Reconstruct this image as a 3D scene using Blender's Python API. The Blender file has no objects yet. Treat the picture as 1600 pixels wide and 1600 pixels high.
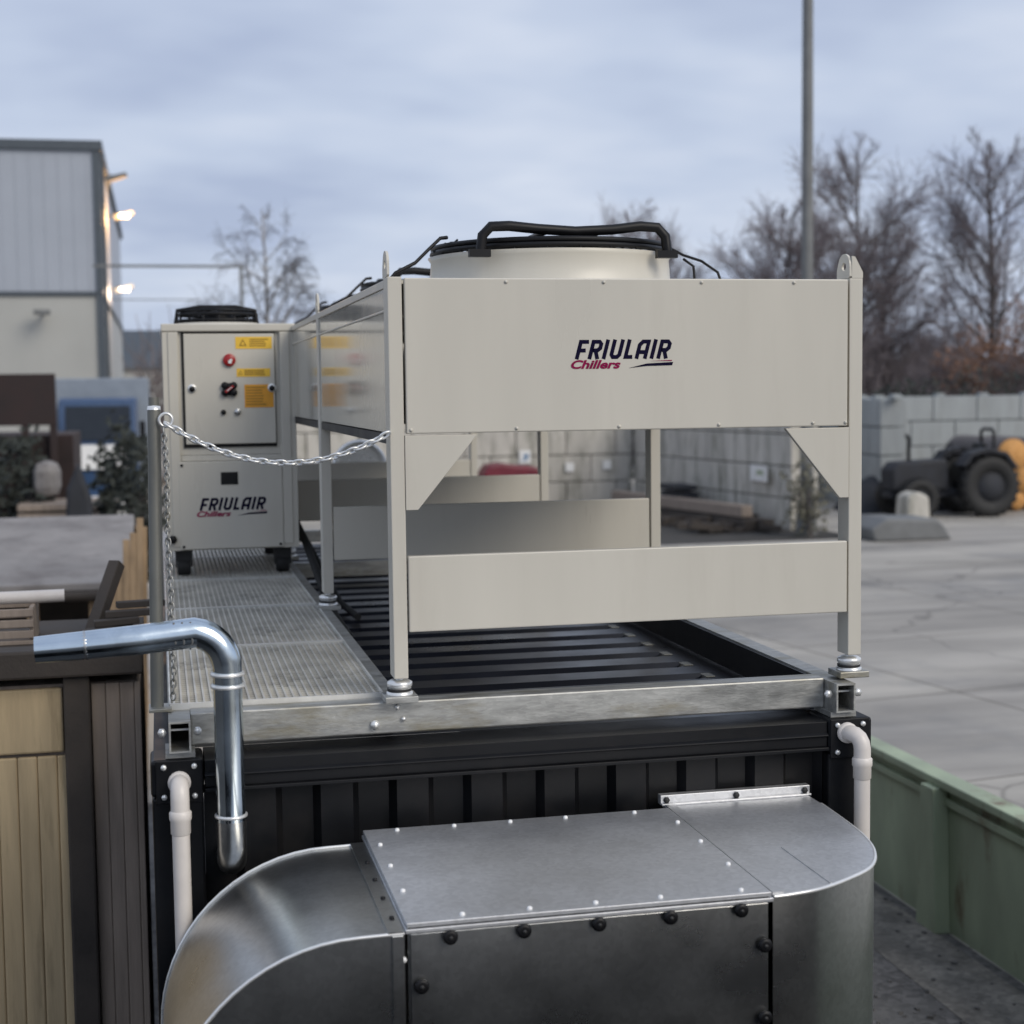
import bpy, math, random
from mathutils import Vector, Matrix
R = math.radians
sc = bpy.context.scene
C = sc.collection
random.seed(7)

# ---------------------------------------------------------------- helpers
class MB:
    """collects shapes and links them as one mesh object"""
    def __init__(s): s.v = []; s.f = []; s.sm = []
    def add(s, vs, fs, smooth=False):
        o = len(s.v); s.v += [tuple(p) for p in vs]
        for f in fs: s.f.append(tuple(i + o for i in f)); s.sm.append(smooth)
        return s
    def box(s, x0, x1, y0, y1, z0, z1):
        return s.add([(x0,y0,z0),(x1,y0,z0),(x1,y1,z0),(x0,y1,z0),(x0,y0,z1),(x1,y0,z1),(x1,y1,z1),(x0,y1,z1)],
              [(0,3,2,1),(4,5,6,7),(0,1,5,4),(1,2,6,5),(2,3,7,6),(3,0,4,7)])
    def bar(s, a, b, w, h, up=(0,0,1)):
        a = Vector(a); b = Vector(b); d = (b-a).normalized(); u = Vector(up)
        r = d.cross(u).normalized(); u = r.cross(d).normalized()
        vs = []
        for p in (a, b):
            for i, j in ((-1,-1),(1,-1),(1,1),(-1,1)): vs.append(p + r*(i*w/2) + u*(j*h/2))
        return s.add(vs, [(0,3,2,1),(4,5,6,7),(0,1,5,4),(1,2,6,5),(2,3,7,6),(3,0,4,7)])
    def tube(s, path, rad, n=12, caps=True, closed=False, smooth=True):
        P = [Vector(p) for p in path]; m = len(P)
        if not isinstance(rad, (list, tuple)): rad = [rad]*m
        T = []
        for i in range(m):
            if closed: t = P[(i+1) % m] - P[i-1]
            else: t = P[min(i+1, m-1)] - P[max(i-1, 0)]
            T.append(t.normalized())
        u = T[0].orthogonal().normalized(); vs = []
        for i in range(m):
            u = (u - T[i]*u.dot(T[i])).normalized(); w = T[i].cross(u)
            for k in range(n):
                a = 2*math.pi*k/n
                vs.append(P[i] + (u*math.cos(a) + w*math.sin(a))*rad[i])
        fs = []
        for i in range(m if closed else m-1):
            j = (i+1) % m
            for k in range(n):
                l = (k+1) % n
                fs.append((i*n+k, i*n+l, j*n+l, j*n+k))
        s.add(vs, fs, smooth)
        if caps and not closed:
            s.add(vs[:n], [tuple(range(n-1, -1, -1))]); s.add(vs[-n:], [tuple(range(n))])
        return s
    def lathe(s, prof, c=(0,0,0), axis='Z', n=32, smooth=True):
        """prof: list of (radius, height)"""
        vs = []
        for r, h in prof:
            for k in range(n):
                a = 2*math.pi*k/n; x = r*math.cos(a); y = r*math.sin(a)
                p = {'Z': (x, y, h), 'Y': (x, -h, y), 'X': (h, x, y)}[axis]
                vs.append((c[0]+p[0], c[1]+p[1], c[2]+p[2]))
        fs = []
        for i in range(len(prof)-1):
            for k in range(n):
                l = (k+1) % n
                fs.append((i*n+k, i*n+l, (i+1)*n+l, (i+1)*n+k))
        s.add(vs, fs, smooth)
        m = len(prof)
        if prof[0][0] > 1e-5: s.add(vs[:n], [tuple(range(n-1, -1, -1))])
        if prof[-1][0] > 1e-5: s.add(vs[(m-1)*n:], [tuple(range(n))])
        return s
    def prism(s, poly, d0, d1, axis='Y'):
        """polygon extruded along an axis; poly in the two other axes"""
        n = len(poly)
        def P(a, b, d): return {'Y': (a, d, b), 'Z': (a, b, d), 'X': (d, a, b)}[axis]
        vs = [P(a, b, d0) for a, b in poly] + [P(a, b, d1) for a, b in poly]
        fs = [tuple(range(n)), tuple(range(2*n-1, n-1, -1))]
        for i in range(n):
            j = (i+1) % n; fs.append((i, i+n, j+n, j))
        return s.add(vs, fs)
    def torus(s, c, r, t, axis='Z', n=40, m=6):
        pts = []
        for k in range(n):
            a = 2*math.pi*k/n; x = r*math.cos(a); y = r*math.sin(a)
            p = {'Z': (x, y, 0), 'Y': (x, 0, y), 'X': (0, x, y)}[axis]
            pts.append((c[0]+p[0], c[1]+p[1], c[2]+p[2]))
        return s.tube(pts, t, m, closed=True)
    def build(s, name, mat, parent=None, bevel=0.0, seg=2):
        org = root_origin(parent)
        me = bpy.data.meshes.new(name)
        me.from_pydata([(x-org[0], y-org[1], z-org[2]) for x, y, z in s.v], [], s.f)
        me.polygons.foreach_set('use_smooth', s.sm)
        me.update()
        import bmesh
        bm = bmesh.new(); bm.from_mesh(me); bmesh.ops.recalc_face_normals(bm, faces=bm.faces); bm.to_mesh(me); bm.free()
        if mat: me.materials.append(mat)
        o = bpy.data.objects.new(name, me); C.objects.link(o)
        if parent: o.parent = parent
        if bevel:
            b = o.modifiers.new('bevel', 'BEVEL'); b.width = bevel; b.segments = seg; b.limit_method = 'ANGLE'; b.angle_limit = R(40)
        return o

def root_origin(p):
    if p is None: return (0, 0, 0)
    while p.parent: p = p.parent
    return tuple(p.location)
def tag(o, label=None, cat=None, group=None, kind=None):
    if label: o['label'] = label
    if cat: o['category'] = cat
    if group: o['group'] = group
    if kind: o['kind'] = kind
    return o
def thing(name, label, cat, loc=(0,0,0), group=None):
    o = bpy.data.objects.new(name, None); C.objects.link(o); o.location = loc
    o.empty_display_size = .2
    return tag(o, label, cat, group)
KIDS = {}
def dup(root, loc, label, rz=0.0, scale=(1,1,1), cat=None):
    r = root.copy(); C.objects.link(r); r.location = loc; r.rotation_euler = (0,0,rz); r.scale = scale
    r['label'] = label
    if cat: r['category'] = cat
    for ch in list(root.children):
        c = ch.copy(); C.objects.link(c); c.parent = r
        for g in list(ch.children):
            d = g.copy(); C.objects.link(d); d.parent = c
    return r
def arc(c, r, a0, a1, n, plane='XZ'):
    out = []
    for i in range(n+1):
        a = R(a0 + (a1-a0)*i/n); u = r*math.cos(a); v = r*math.sin(a)
        out.append({'XZ': (c[0]+u, c[1], c[2]+v), 'XY': (c[0]+u, c[1]+v, c[2]), 'YZ': (c[0], c[1]+u, c[2]+v)}[plane])
    return out

# ---------------------------------------------------------------- materials
def mat(name, col, rough=.5, metal=0.0, var=.12, scale=4.0, stretch=(1,1,1), rvar=.1, bump=0.0, bscale=60.0,
        spots=None, spot_scale=2.0, spot_lo=.55, spot_hi=.7, spec=.5, coat=0.0, fine=None):
    m = bpy.data.materials.new(name); m.use_nodes = True
    nt = m.node_tree; N = nt.nodes; L = nt.links; b = N['Principled BSDF']
    b.inputs['Metallic'].default_value = metal
    b.inputs['Specular IOR Level'].default_value = spec
    b.inputs['Coat Weight'].default_value = coat
    b.inputs['Coat Roughness'].default_value = .08
    tc = N.new('ShaderNodeTexCoord'); mp = N.new('ShaderNodeMapping'); mp.inputs['Scale'].default_value = stretch
    L.new(tc.outputs['Object'], mp.inputs['Vector'])
    no = N.new('ShaderNodeTexNoise'); no.inputs['Scale'].default_value = scale; no.inputs['Detail'].default_value = 6; no.inputs['Roughness'].default_value = .6
    L.new(mp.outputs[0], no.inputs['Vector'])
    mr = N.new('ShaderNodeMapRange'); mr.inputs['From Min'].default_value = .3; mr.inputs['From Max'].default_value = .7
    mr.inputs['To Min'].default_value = 1-var; mr.inputs['To Max'].default_value = 1+var
    L.new(no.outputs['Fac'], mr.inputs['Value'])
    mul = N.new('ShaderNodeVectorMath'); mul.operation = 'SCALE'; mul.inputs[0].default_value = col
    L.new(mr.outputs[0], mul.inputs['Scale']); out = mul.outputs[0]
    if fine:
        vo = N.new('ShaderNodeTexVoronoi'); vo.inputs['Scale'].default_value = fine[0]
        L.new(mp.outputs[0], vo.inputs['Vector'])
        m2 = N.new('ShaderNodeMapRange'); m2.inputs['To Min'].default_value = 1-fine[1]; m2.inputs['To Max'].default_value = 1+fine[1]
        sp = N.new('ShaderNodeSeparateColor'); L.new(vo.outputs['Color'], sp.inputs[0]); L.new(sp.outputs[0], m2.inputs['Value'])
        mm = N.new('ShaderNodeVectorMath'); mm.operation = 'SCALE'; L.new(out, mm.inputs[0]); L.new(m2.outputs[0], mm.inputs['Scale']); out = mm.outputs[0]
    if spots:
        n2 = N.new('ShaderNodeTexNoise'); n2.inputs['Scale'].default_value = spot_scale; n2.inputs['Detail'].default_value = 8; n2.inputs['Roughness'].default_value = .65
        L.new(mp.outputs[0], n2.inputs['Vector'])
        r2 = N.new('ShaderNodeMapRange'); r2.inputs['From Min'].default_value = spot_lo; r2.inputs['From Max'].default_value = spot_hi
        L.new(n2.outputs['Fac'], r2.inputs['Value'])
        mx = N.new('ShaderNodeMix'); mx.data_type = 'RGBA'; mx.inputs['B'].default_value = (*spots, 1)
        L.new(r2.outputs[0], mx.inputs['Factor']); L.new(out, mx.inputs['A']); out = mx.outputs['Result']
    L.new(out, b.inputs['Base Color'])
    r3 = N.new('ShaderNodeMapRange'); r3.inputs['From Min'].default_value = .3; r3.inputs['From Max'].default_value = .7
    r3.inputs['To Min'].default_value = max(rough-rvar, .02); r3.inputs['To Max'].default_value = min(rough+rvar, 1)
    L.new(no.outputs['Fac'], r3.inputs['Value']); L.new(r3.outputs[0], b.inputs['Roughness'])
    if bump:
        n4 = N.new('ShaderNodeTexNoise'); n4.inputs['Scale'].default_value = bscale; n4.inputs['Detail'].default_value = 4
        L.new(mp.outputs[0], n4.inputs['Vector'])
        bp = N.new('ShaderNodeBump'); bp.inputs['Strength'].default_value = bump; bp.inputs['Distance'].default_value = .01
        L.new(n4.outputs['Fac'], bp.inputs['Height']); L.new(bp.outputs[0], b.inputs['Normal'])
    return m
def emit(name, col, st):
    m = bpy.data.materials.new(name); m.use_nodes = True; b = m.node_tree.nodes['Principled BSDF']
    b.inputs['Base Color'].default_value = (.8,.8,.8,1); b.inputs['Emission Color'].default_value = (*col,1); b.inputs['Emission Strength'].default_value = st
    return m

PAINT = mat('beige_grey_paint', (.575,.545,.472), .36, var=.035, scale=1.5, bump=.22, bscale=1.6, spots=(.50,.468,.40), spot_scale=2.2, spot_lo=.54, spot_hi=.95, stretch=(2.2,2.2,.35))
GLOSS = mat('glossy_beige_paint', (.575,.545,.472), .12, var=.03, scale=1.5, bump=.02, bscale=3, coat=.6)
DARKCOIL = mat('dark_coil', (.03,.03,.03), .6, metal=.3)
GALV = mat('galvanised_steel', (.54,.545,.535), .30, metal=1.0, var=.06, scale=2.0, rvar=.05, bump=.05, bscale=2.2, fine=(70,.07), spots=(.38,.375,.35), spot_scale=1.2, spot_lo=.58, spot_hi=.95)
GALVT = mat('lightened_galvanised_sheet', (.64,.645,.655), .50, metal=.85, var=.07, scale=1.6, rvar=.07, bump=.04, bscale=2.0, fine=(70,.07), spots=(.48,.475,.46), spot_scale=1.5, spot_lo=.56, spot_hi=.95)  # lighter, rougher copy of the steel; brightness of the duct tops put in the colour
POSTG = mat('weathered_post_zinc', (.21,.21,.19), .5, metal=.55, var=.25, scale=6, stretch=(1,1,.3), spots=(.15,.145,.12), spot_scale=3, spot_lo=.5, spot_hi=.75)
GALVB = mat('hot_dip_galvanised', (.40,.40,.38), .5, metal=.75, var=.25, scale=7.0, stretch=(1,4,4), fine=(40,.1), spots=(.27,.24,.16), spot_scale=2.2, spot_lo=.52, spot_hi=.72, bump=.08, bscale=40)
GRATE = mat('grating_steel', (.64,.62,.56), .5, metal=.45, var=.2, scale=5, spots=(.2,.19,.17), spot_scale=3, spot_lo=.55, spot_hi=.75)
EDGEB = mat('bright_edge_zinc', (.72,.71,.67), .4, metal=.35, var=.15, scale=8)
CHROME = mat('shiny_spiral_steel', (.60,.68,.74), .19, metal=1.0, var=.10, scale=6, bump=.10, bscale=7, spots=(.40,.45,.47), spot_scale=5, spot_lo=.55, spot_hi=.85)
ZINC = mat('zinc_bright', (.78,.78,.76), .3, metal=.6, var=.1)
BLACKP = mat('black_container_paint', (.0055,.006,.0075), .45, var=.3, scale=2.5, bump=.06, bscale=9, spots=(.014,.013,.013), spot_scale=4, spot_lo=.5, spot_hi=.75, spec=.25)
ROOFP = mat('dark_roof_paint', (.011,.013,.020), .34, var=.3, scale=2, bump=.06, bscale=7, spots=(.020,.020,.021), spot_scale=3, spot_lo=.52, spot_hi=.8, spec=.4)
BLACK = mat('black_plastic', (.005,.005,.006), .45, var=.2, spec=.3)
RUBBER = mat('rubber', (.016,.016,.016), .7, var=.3, scale=12)
WHITEPVC = mat('off_white_pvc', (.66,.615,.57), .35, var=.06, scale=8, spots=(.55,.48,.44), spot_scale=5, spot_lo=.58, spot_hi=.8)
NAVY = mat('navy_print', (.004,.003,.022), .6, var=.05, spec=.08)
CRIM = mat('crimson_print', (.24,.006,.06), .6, var=.3, scale=20, spec=.1)
REDP = mat('red_plastic', (.33,.012,.012), .35, var=.1)
WHITE = mat('white_enamel', (.8,.8,.78), .4, var=.05)
YEL = mat('yellow_label', (.80,.50,.05), .5, var=.1, scale=20)
ORANGE = mat('orange_label', (.72,.33,.03), .5, var=.12, scale=20)
INK = mat('label_ink', (.30,.17,.02), .5)
CONC = mat('concrete_block', (.50,.475,.425), .9, var=.2, scale=.9, stretch=(2,2,.45), bump=.4, bscale=14, spots=(.16,.16,.12), spot_scale=1.6, spot_lo=.5, spot_hi=.74)
CONC2 = mat('pale_concrete', (.31,.33,.335), .9, var=.14, scale=.9, stretch=(2,2,.45), bump=.3, bscale=14, spots=(.24,.25,.24), spot_scale=1.3, spot_lo=.5, spot_hi=.78)
BARK = mat('dark_bark', (.12,.108,.105), .9, var=.3, scale=6)
TWIG = mat('bare_twigs', (.20,.175,.185), .9, var=.3, scale=2)
BIRCHB = mat('birch_bark', (.35,.33,.31), .8, var=.3, scale=8, stretch=(1,1,5), spots=(.05,.045,.045), spot_scale=5, spot_lo=.5, spot_hi=.6)
BTWIG = mat('birch_twigs', (.12,.115,.12), .9, var=.3, scale=2)
LEAF = mat('dark_evergreen', (.026,.031,.025), .8, var=.4, scale=3)
DRY = mat('dry_weeds', (.12,.115,.085), .9, var=.4, scale=3)
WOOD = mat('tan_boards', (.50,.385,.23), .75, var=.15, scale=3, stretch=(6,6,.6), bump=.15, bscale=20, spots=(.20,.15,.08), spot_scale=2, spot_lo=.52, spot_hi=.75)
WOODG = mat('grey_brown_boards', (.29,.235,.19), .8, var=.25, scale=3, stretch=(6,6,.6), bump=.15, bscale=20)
WOODD = mat('dark_timber', (.055,.045,.037), .8, var=.3, scale=4, bump=.2)
WOODL = mat('fresh_timber', (.42,.29,.17), .75, var=.25, scale=3, stretch=(4,4,1), bump=.15, bscale=20)
FELT = mat('grey_roof_felt', (.25,.235,.225), .9, var=.2, scale=2.5, spots=(.14,.125,.12), spot_scale=2.0, spot_lo=.5, spot_hi=.75)
GREEN = mat('green_steel_paint', (.35,.41,.28), .55, var=.22, scale=2, stretch=(1,1,.4), spots=(.15,.095,.055), spot_scale=3.4, spot_lo=.56, spot_hi=.74, bump=.25, bscale=6)
CLADU = mat('grey_blue_cladding', (.36,.39,.44), .45, var=.05, scale=.4)
CLADL = mat('grey_beige_cladding', (.40,.40,.375), .5, var=.06, scale=.4)
TRIM = mat('dark_trim', (.07,.085,.10), .5, var=.1)
GREYM = mat('grey_post_paint', (.16,.165,.165), .6, var=.2, scale=2)
TRUCKB = mat('blue_truck_paint', (.030,.065,.14), .35, var=.1)
TRUCKW = mat('pale_truck_box', (.23,.265,.31), .45, var=.08)
GLASS = mat('dark_glass', (.012,.016,.022), .08, var=.1)
RUST = mat('dark_red_rust', (.028,.017,.016), .8, var=.35, scale=2)
BROWNL = mat('brown_dead_leaves', (.17,.09,.055), .85, var=.4, scale=3)
HEAP = mat('dark_heap', (.022,.024,.030), .75, var=.4, scale=3, bump=.4, bscale=5)
BARN = mat('brown_barn_boards', (.10,.062,.048), .85, var=.25, scale=2, stretch=(4,4,.4))
LOGEND = mat('orange_log_end', (.58,.30,.10), .8, var=.25, scale=4, spots=(.30,.13,.03), spot_scale=4, spot_lo=.5, spot_hi=.7)
REDT = mat('red_tarpaulin', (.15,.012,.026), .5, var=.25, scale=3, bump=.5, bscale=4)
BLUEINK = mat('blue_print', (.05,.16,.32), .5)
LAMP = emit('lit_floodlight', (1.0,.74,.30), 3.0)
LAMPW = emit('lit_lamp_white', (1.0,.92,.85), 1.6)
HOLE = mat('pit_black', (.004,.004,.004), .8)

# ---------------------------------------------------------------- setting: ground sheets
def ground_mat():
    m = mat('yard_concrete', (.42,.392,.345), .85, var=.10, scale=.35, bump=.2, bscale=8, spots=(.24,.235,.225), spot_scale=.22, spot_lo=.5, spot_hi=.72)
    nt = m.node_tree; N = nt.nodes; L = nt.links; b = N['Principled BSDF']
    src = b.inputs['Base Color'].links[0].from_socket
    tc = N.new('ShaderNodeTexCoord'); mp = N.new('ShaderNodeMapping'); mp.inputs['Rotation'].default_value = (0,0,R(-9))
    L.new(tc.outputs['Object'], mp.inputs['Vector'])
    br = N.new('ShaderNodeTexBrick'); br.inputs['Scale'].default_value = 1; br.inputs['Mortar Size'].default_value = .035; br.inputs['Mortar Smooth'].default_value = .6
    br.inputs['Brick Width'].default_value = 5.0; br.inputs['Row Height'].default_value = 3.6; br.offset = 0
    br.inputs['Color1'].default_value = (1,1,1,1); br.inputs['Color2'].default_value = (.80,.80,.82,1); br.inputs['Mortar'].default_value = (.42,.41,.39,1)
    L.new(mp.outputs[0], br.inputs['Vector'])
    mx = N.new('ShaderNodeMix'); mx.data_type = 'RGBA'; mx.blend_type = 'MULTIPLY'; mx.inputs['Factor'].default_value = .9
    L.new(src, mx.inputs['A']); L.new(br.outputs['Color'], mx.inputs['B'])
    ms = N.new('ShaderNodeMapping'); ms.inputs['Scale'].default_value = (.09,.55,1); ms.inputs['Rotation'].default_value = (0,0,R(12)); L.new(tc.outputs['Object'], ms.inputs['Vector'])
    ns = N.new('ShaderNodeTexNoise'); ns.inputs['Scale'].default_value = 1; ns.inputs['Detail'].default_value = 7; ns.inputs['Roughness'].default_value = .62; ns.inputs['Distortion'].default_value = .6; L.new(ms.outputs[0], ns.inputs['Vector'])
    rs = N.new('ShaderNodeMapRange'); rs.inputs['From Min'].default_value = .42; rs.inputs['From Max'].default_value = .68; rs.inputs['To Min'].default_value = 1.08; rs.inputs['To Max'].default_value = .66; L.new(ns.outputs['Fac'], rs.inputs['Value'])
    vo = N.new('ShaderNodeTexVoronoi'); vo.feature = 'DISTANCE_TO_EDGE'; vo.inputs['Scale'].default_value = .16
    nd = N.new('ShaderNodeTexNoise'); nd.inputs['Scale'].default_value = .9; L.new(tc.outputs['Object'], nd.inputs['Vector'])
    av = N.new('ShaderNodeVectorMath'); av.operation = 'ADD'; L.new(tc.outputs['Object'], av.inputs[0]); L.new(nd.outputs['Color'], av.inputs[1]); L.new(av.outputs[0], vo.inputs['Vector'])
    rc = N.new('ShaderNodeMapRange'); rc.inputs['From Min'].default_value = .0; rc.inputs['From Max'].default_value = .006; rc.inputs['To Min'].default_value = .62; rc.inputs['To Max'].default_value = 1.0; L.new(vo.outputs['Distance'], rc.inputs['Value'])
    mu = N.new('ShaderNodeMath'); mu.operation = 'MULTIPLY'; L.new(rs.outputs[0], mu.inputs[0]); L.new(rc.outputs[0], mu.inputs[1])
    sv = N.new('ShaderNodeVectorMath'); sv.operation = 'SCALE'; L.new(mx.outputs['Result'], sv.inputs[0]); L.new(mu.outputs[0], sv.inputs['Scale']); L.new(sv.outputs[0], b.inputs['Base Color'])
    return m
g = MB(); g.add([(-700,-300,0),(900,-300,0),(900,1500,0),(-700,1500,0)], [(0,1,2,3)])
tag(g.build('yard_ground', ground_mat()), kind='structure')
GRAV = mat('dark_gravel', (.11,.105,.10), .9, var=.35, scale=2, bump=.8, bscale=25, spots=(.15,.145,.135), spot_scale=1.2, spot_lo=.5, spot_hi=.75, fine=(25,.35))
SOIL = mat('dark_soil', (.045,.042,.038), .95, var=.4, scale=1.5, bump=.6, bscale=12)
poly = [(30,-60),(30,-1.5),(3.98,-1.5),(3.98,7.2),(2.2,9.5),(-2.0,9.5),(-2.0,-60)]  # gravel widened unseen behind the camera so the duct reflects dark ground
g = MB(); g.add([(x,y,.004) for x, y in poly], [tuple(range(len(poly)))])
tag(g.build('gravel_strip', GRAV), kind='structure')
g = MB(); g.add([(-60,-60,.004),(-2.0,-60,.004),(-2.0,30,.004),(-60,30,.004)], [(0,1,2,3)])
tag(g.build('soil_ground', SOIL), kind='structure')
g = MB(); g.add([(9.5,30.2,.004),(15.6,30.2,.004),(14.6,42,.004),(9.5,42,.004)], [(0,1,2,3)])
tag(g.build('bay_dark_ground', SOIL), kind='structure')  # darker ground across the bay
# unseen dark deck added below the frame to darken the duct's reflection
g = MB(); g.box(-2.6,2.4,-8.5,-1.75,0,2.05)
tag(g.build('unseen_dark_deck', BLACKP, None, .02), kind='structure')
g = MB(); g.add([(3.25,-3,.008),(3.9,-3,.008),(3.9,7.0,.008),(3.4,7.0,.008)], [(0,1,2,3)])
tag(g.build('dirt_strip', mat('packed_dirt', (.20,.185,.16), .95, var=.35, scale=3, bump=.8, bscale=18, spots=(.09,.085,.075), spot_scale=2.2, spot_lo=.45, spot_hi=.7, fine=(30,.25))), kind='structure')

# ---------------------------------------------------------------- black container
ct = thing('shipping_container', 'matte black shipping container carrying the cooling units on its roof', 'container', (0,3.3,0))
W = 1.219; ZT = 2.591; CY = 6.95
for sx in (-1, 1):
    for (y0, y1) in ((0,.15),(CY-.15,CY)):
        b = MB(); b.box(min(sx*W, sx*1.06), max(sx*W, sx*1.06), y0+.004, y1-.004, .118, 2.471)
        b.build('corner_post', BLACKP, ct, .008)
        for z0, z1 in ((0,.118),(2.473,ZT)):
            c = MB(); c.box(min(sx*(W+.003), sx*1.057), max(sx*(W+.003), sx*1.057), y0, y1+.02, z0, z1)
            k = c.build('corner_casting', BLACKP, ct, .012)
            if y0 == 0 and z0 > 1:
                xc = sx*1.134
                p = MB(); p.box(xc-.072, xc+.072, -.010, -.001, 2.455, 2.592); p.build('blanking_plate', BLACKP, k, .003)
                for dx in (-.047,.047):
                    for dz in (-.05,.045):
                        MB().lathe([(.0095,0),(.0095,.006),(.005,.009),(.0,.009)], (xc+dx, -.010, 2.527+dz), 'Y', 8).build('bolt', ZINC, k)
def corrug(a0, a1, pitch, lo, hi, flat=.42, slope=.08):
    pts = []; a = a0
    while a < a1 - 1e-6:
        for fr, h in ((0,lo),(flat,lo),(flat+slope,hi),(1-slope,hi)):
            x = a + fr*pitch
            if x < a1: pts.append((x, h))
        a += pitch
    pts.append((a1, lo)); return pts
# end wall, corrugated upright
pr = corrug(-1.058, 1.058, .249, .082, .046, .40, .09)
w = MB(); n = len(pr)
w.add([(x, y, .15) for x, y in pr] + [(x, y, 2.488) for x, y in pr], [(i, i+1, n+i+1, n+i) for i in range(n-1)])
w.build('end_wall', BLACKP, ct)
for sx in (-1, 1):
    ps = corrug(.15, CY-.15, .278, 1.205, 1.172, .4, .1)
    w = MB(); n = len(ps)
    w.add([(sx*x, y, .15) for y, x in ps] + [(sx*x, y, 2.5) for y, x in ps], [(i, i+1, n+i+1, n+i) for i in range(n-1)])
    w.build('side_wall', BLACKP, ct)
    r = MB(); r.box(min(sx*1.213,sx*1.1), max(sx*1.213,sx*1.1), .172, CY-.172, 2.49, 2.572); r.build('side_rail', BLACKP, ct, .004)
    r = MB(); r.box(min(sx*1.213,sx*1.1), max(sx*1.213,sx*1.1), .172, CY-.172, .02, .15); r.build('bottom_side_rail', BLACKP, ct, .004)
for y0, y1 in ((0.004,.20),(CY-.2,CY-.004)):
    r = MB(); r.box(-1.055, 1.055, y0, y1, 2.497, 2.583)
    if y0 < 1:
        r.box(-1.055, 1.055, -.014, .02, 2.485, 2.4965)
        r.add([(-1.055,.0035,2.545),(1.055,.0035,2.545),(1.055,-.008,2.538),(-1.055,-.008,2.538),(-1.055,-.008,2.534),(1.055,-.008,2.534),(1.055,.0035,2.53),(-1.055,.0035,2.53)],
              [(0,1,2,3),(3,2,5,4),(4,5,6,7)])
    r.build('top_end_rail', BLACKP, ct, .004)
    r = MB(); r.box(-1.055, 1.055, y0, y1-.05, .02, .15); r.build('bottom_end_rail', BLACKP, ct, .004)
# corrugated roof: ribs run across, ends run down to a flat margin
rp = corrug(.20, CY-.2, .268, 2.583, 2.548, .54, .12)
xs = [(-1.1,0),(-1.0,0),(-.93,1),(.90,1),(.965,0),(1.1,0)]
rf = MB(); n = len(rp)
vs = [(x, y, 2.583 + (z-2.583)*k) for x, k in xs for y, z in rp]
rf.add(vs, [(j*n+i, j*n+i+1, (j+1)*n+i+1, (j+1)*n+i) for j in range(len(xs)-1) for i in range(n-1)])
rf = rf.build('corrugated_roof', ROOFP, ct)
yy = .20+.268*.77
while yy < 3.2:
    MB().box(.935,.975,yy-.045,yy+.03,2.5835,2.588).build('rib_end_glint', POSTG, rf, .002); yy += .268  # added plates standing in for the lit spots at the rib ends

# ---------------------------------------------------------------- galvanised support frame on the roof
fr = thing('support_frame', 'galvanised steel tube frame bolted across the container roof', 'frame', (0,3.3,2.6))
def hollow(mb, x0, x1, y0, y1, z0, z1, t=.006):
    """rectangular tube along Y, open at its near end"""
    o = [(x0,z0),(x1,z0),(x1,z1),(x0,z1)]; i = [(x0+t,z0+t),(x1-t,z0+t),(x1-t,z1-t),(x0+t,z1-t)]
    vs = [(a,y0,b) for a,b in o] + [(a,y0,b) for a,b in i] + [(a,y1,b) for a,b in o] + [(a,y0+.5,b) for a,b in i]
    fs = [(8,9,10,11),(12,13,14,15)]
    for k in range(4):
        l = (k+1) % 4
        fs += [(k,l,4+l,4+k),(k,8+k,8+l,l),(4+k,4+l,12+l,12+k)]
    mb.add(vs, fs)
for x0, x1 in ((-1.162,-1.094),(1.088,1.158)):
    m = MB(); hollow(m, x0, x1, .0, CY, 2.612, 2.712)
    k = m.build('long_tube', GALVB, fr)
    q = MB(); q.box(x0+.005, x1-.005, .04, .05, 2.676, 2.682); q.build('tube_stop', ZINC, k)
    for sx in ((x0+x1)/2-.055, (x0+x1)/2+.055):
        q = MB(); q.bar((sx,.045,2.655),(sx,.045,2.69),.022,.022); q.lathe([(.014,0),(.014,.012),(0,.012)], (sx,.03,2.675),'Y',6); q.build('clamp_bolt', ZINC, k)
    q = MB(); q.box(x0-.012, x1+.012, .02, .16, 2.5925, 2.6105); q.build('foot_plate', GALVB, fr)
m = MB(); m.box(1.074,1.0865,.19,CY,2.59,2.706); m.build('tube_shade_strip', BLACKP, fr)  # black strip added to shade the tube's inner face
cb = MB(); cb.box(-1.093, 1.087, .10, .185, 2.612, 2.718); cb.build('cross_beam', GALVB, fr, .006)
cs = MB()
cs.lathe([(.016,0),(.014,.012),(0,.014)], (-.50,.098,2.645),'Y',10)
cs.lathe([(.009,0),(.009,.008),(0,.009)], (-.425,.098,2.70),'Y',8); cs.lathe([(.008,0),(.008,.008),(0,.009)], (-.405,.098,2.66),'Y',8)
cs.build('beam_fixings', ZINC, fr)
m = MB(); m.box(-.452, -.404, .190, CY, 2.612, 2.722); m.build('centre_rail', GALVB, fr, .004)
for y in (2.26, 4.51, 6.75):
    m = MB(); m.box(-.403, 1.087, y, y+.07, 2.612, 2.700)
    if y > 2.3: m.build('cross_beam', GALVB, fr, .004)

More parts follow.
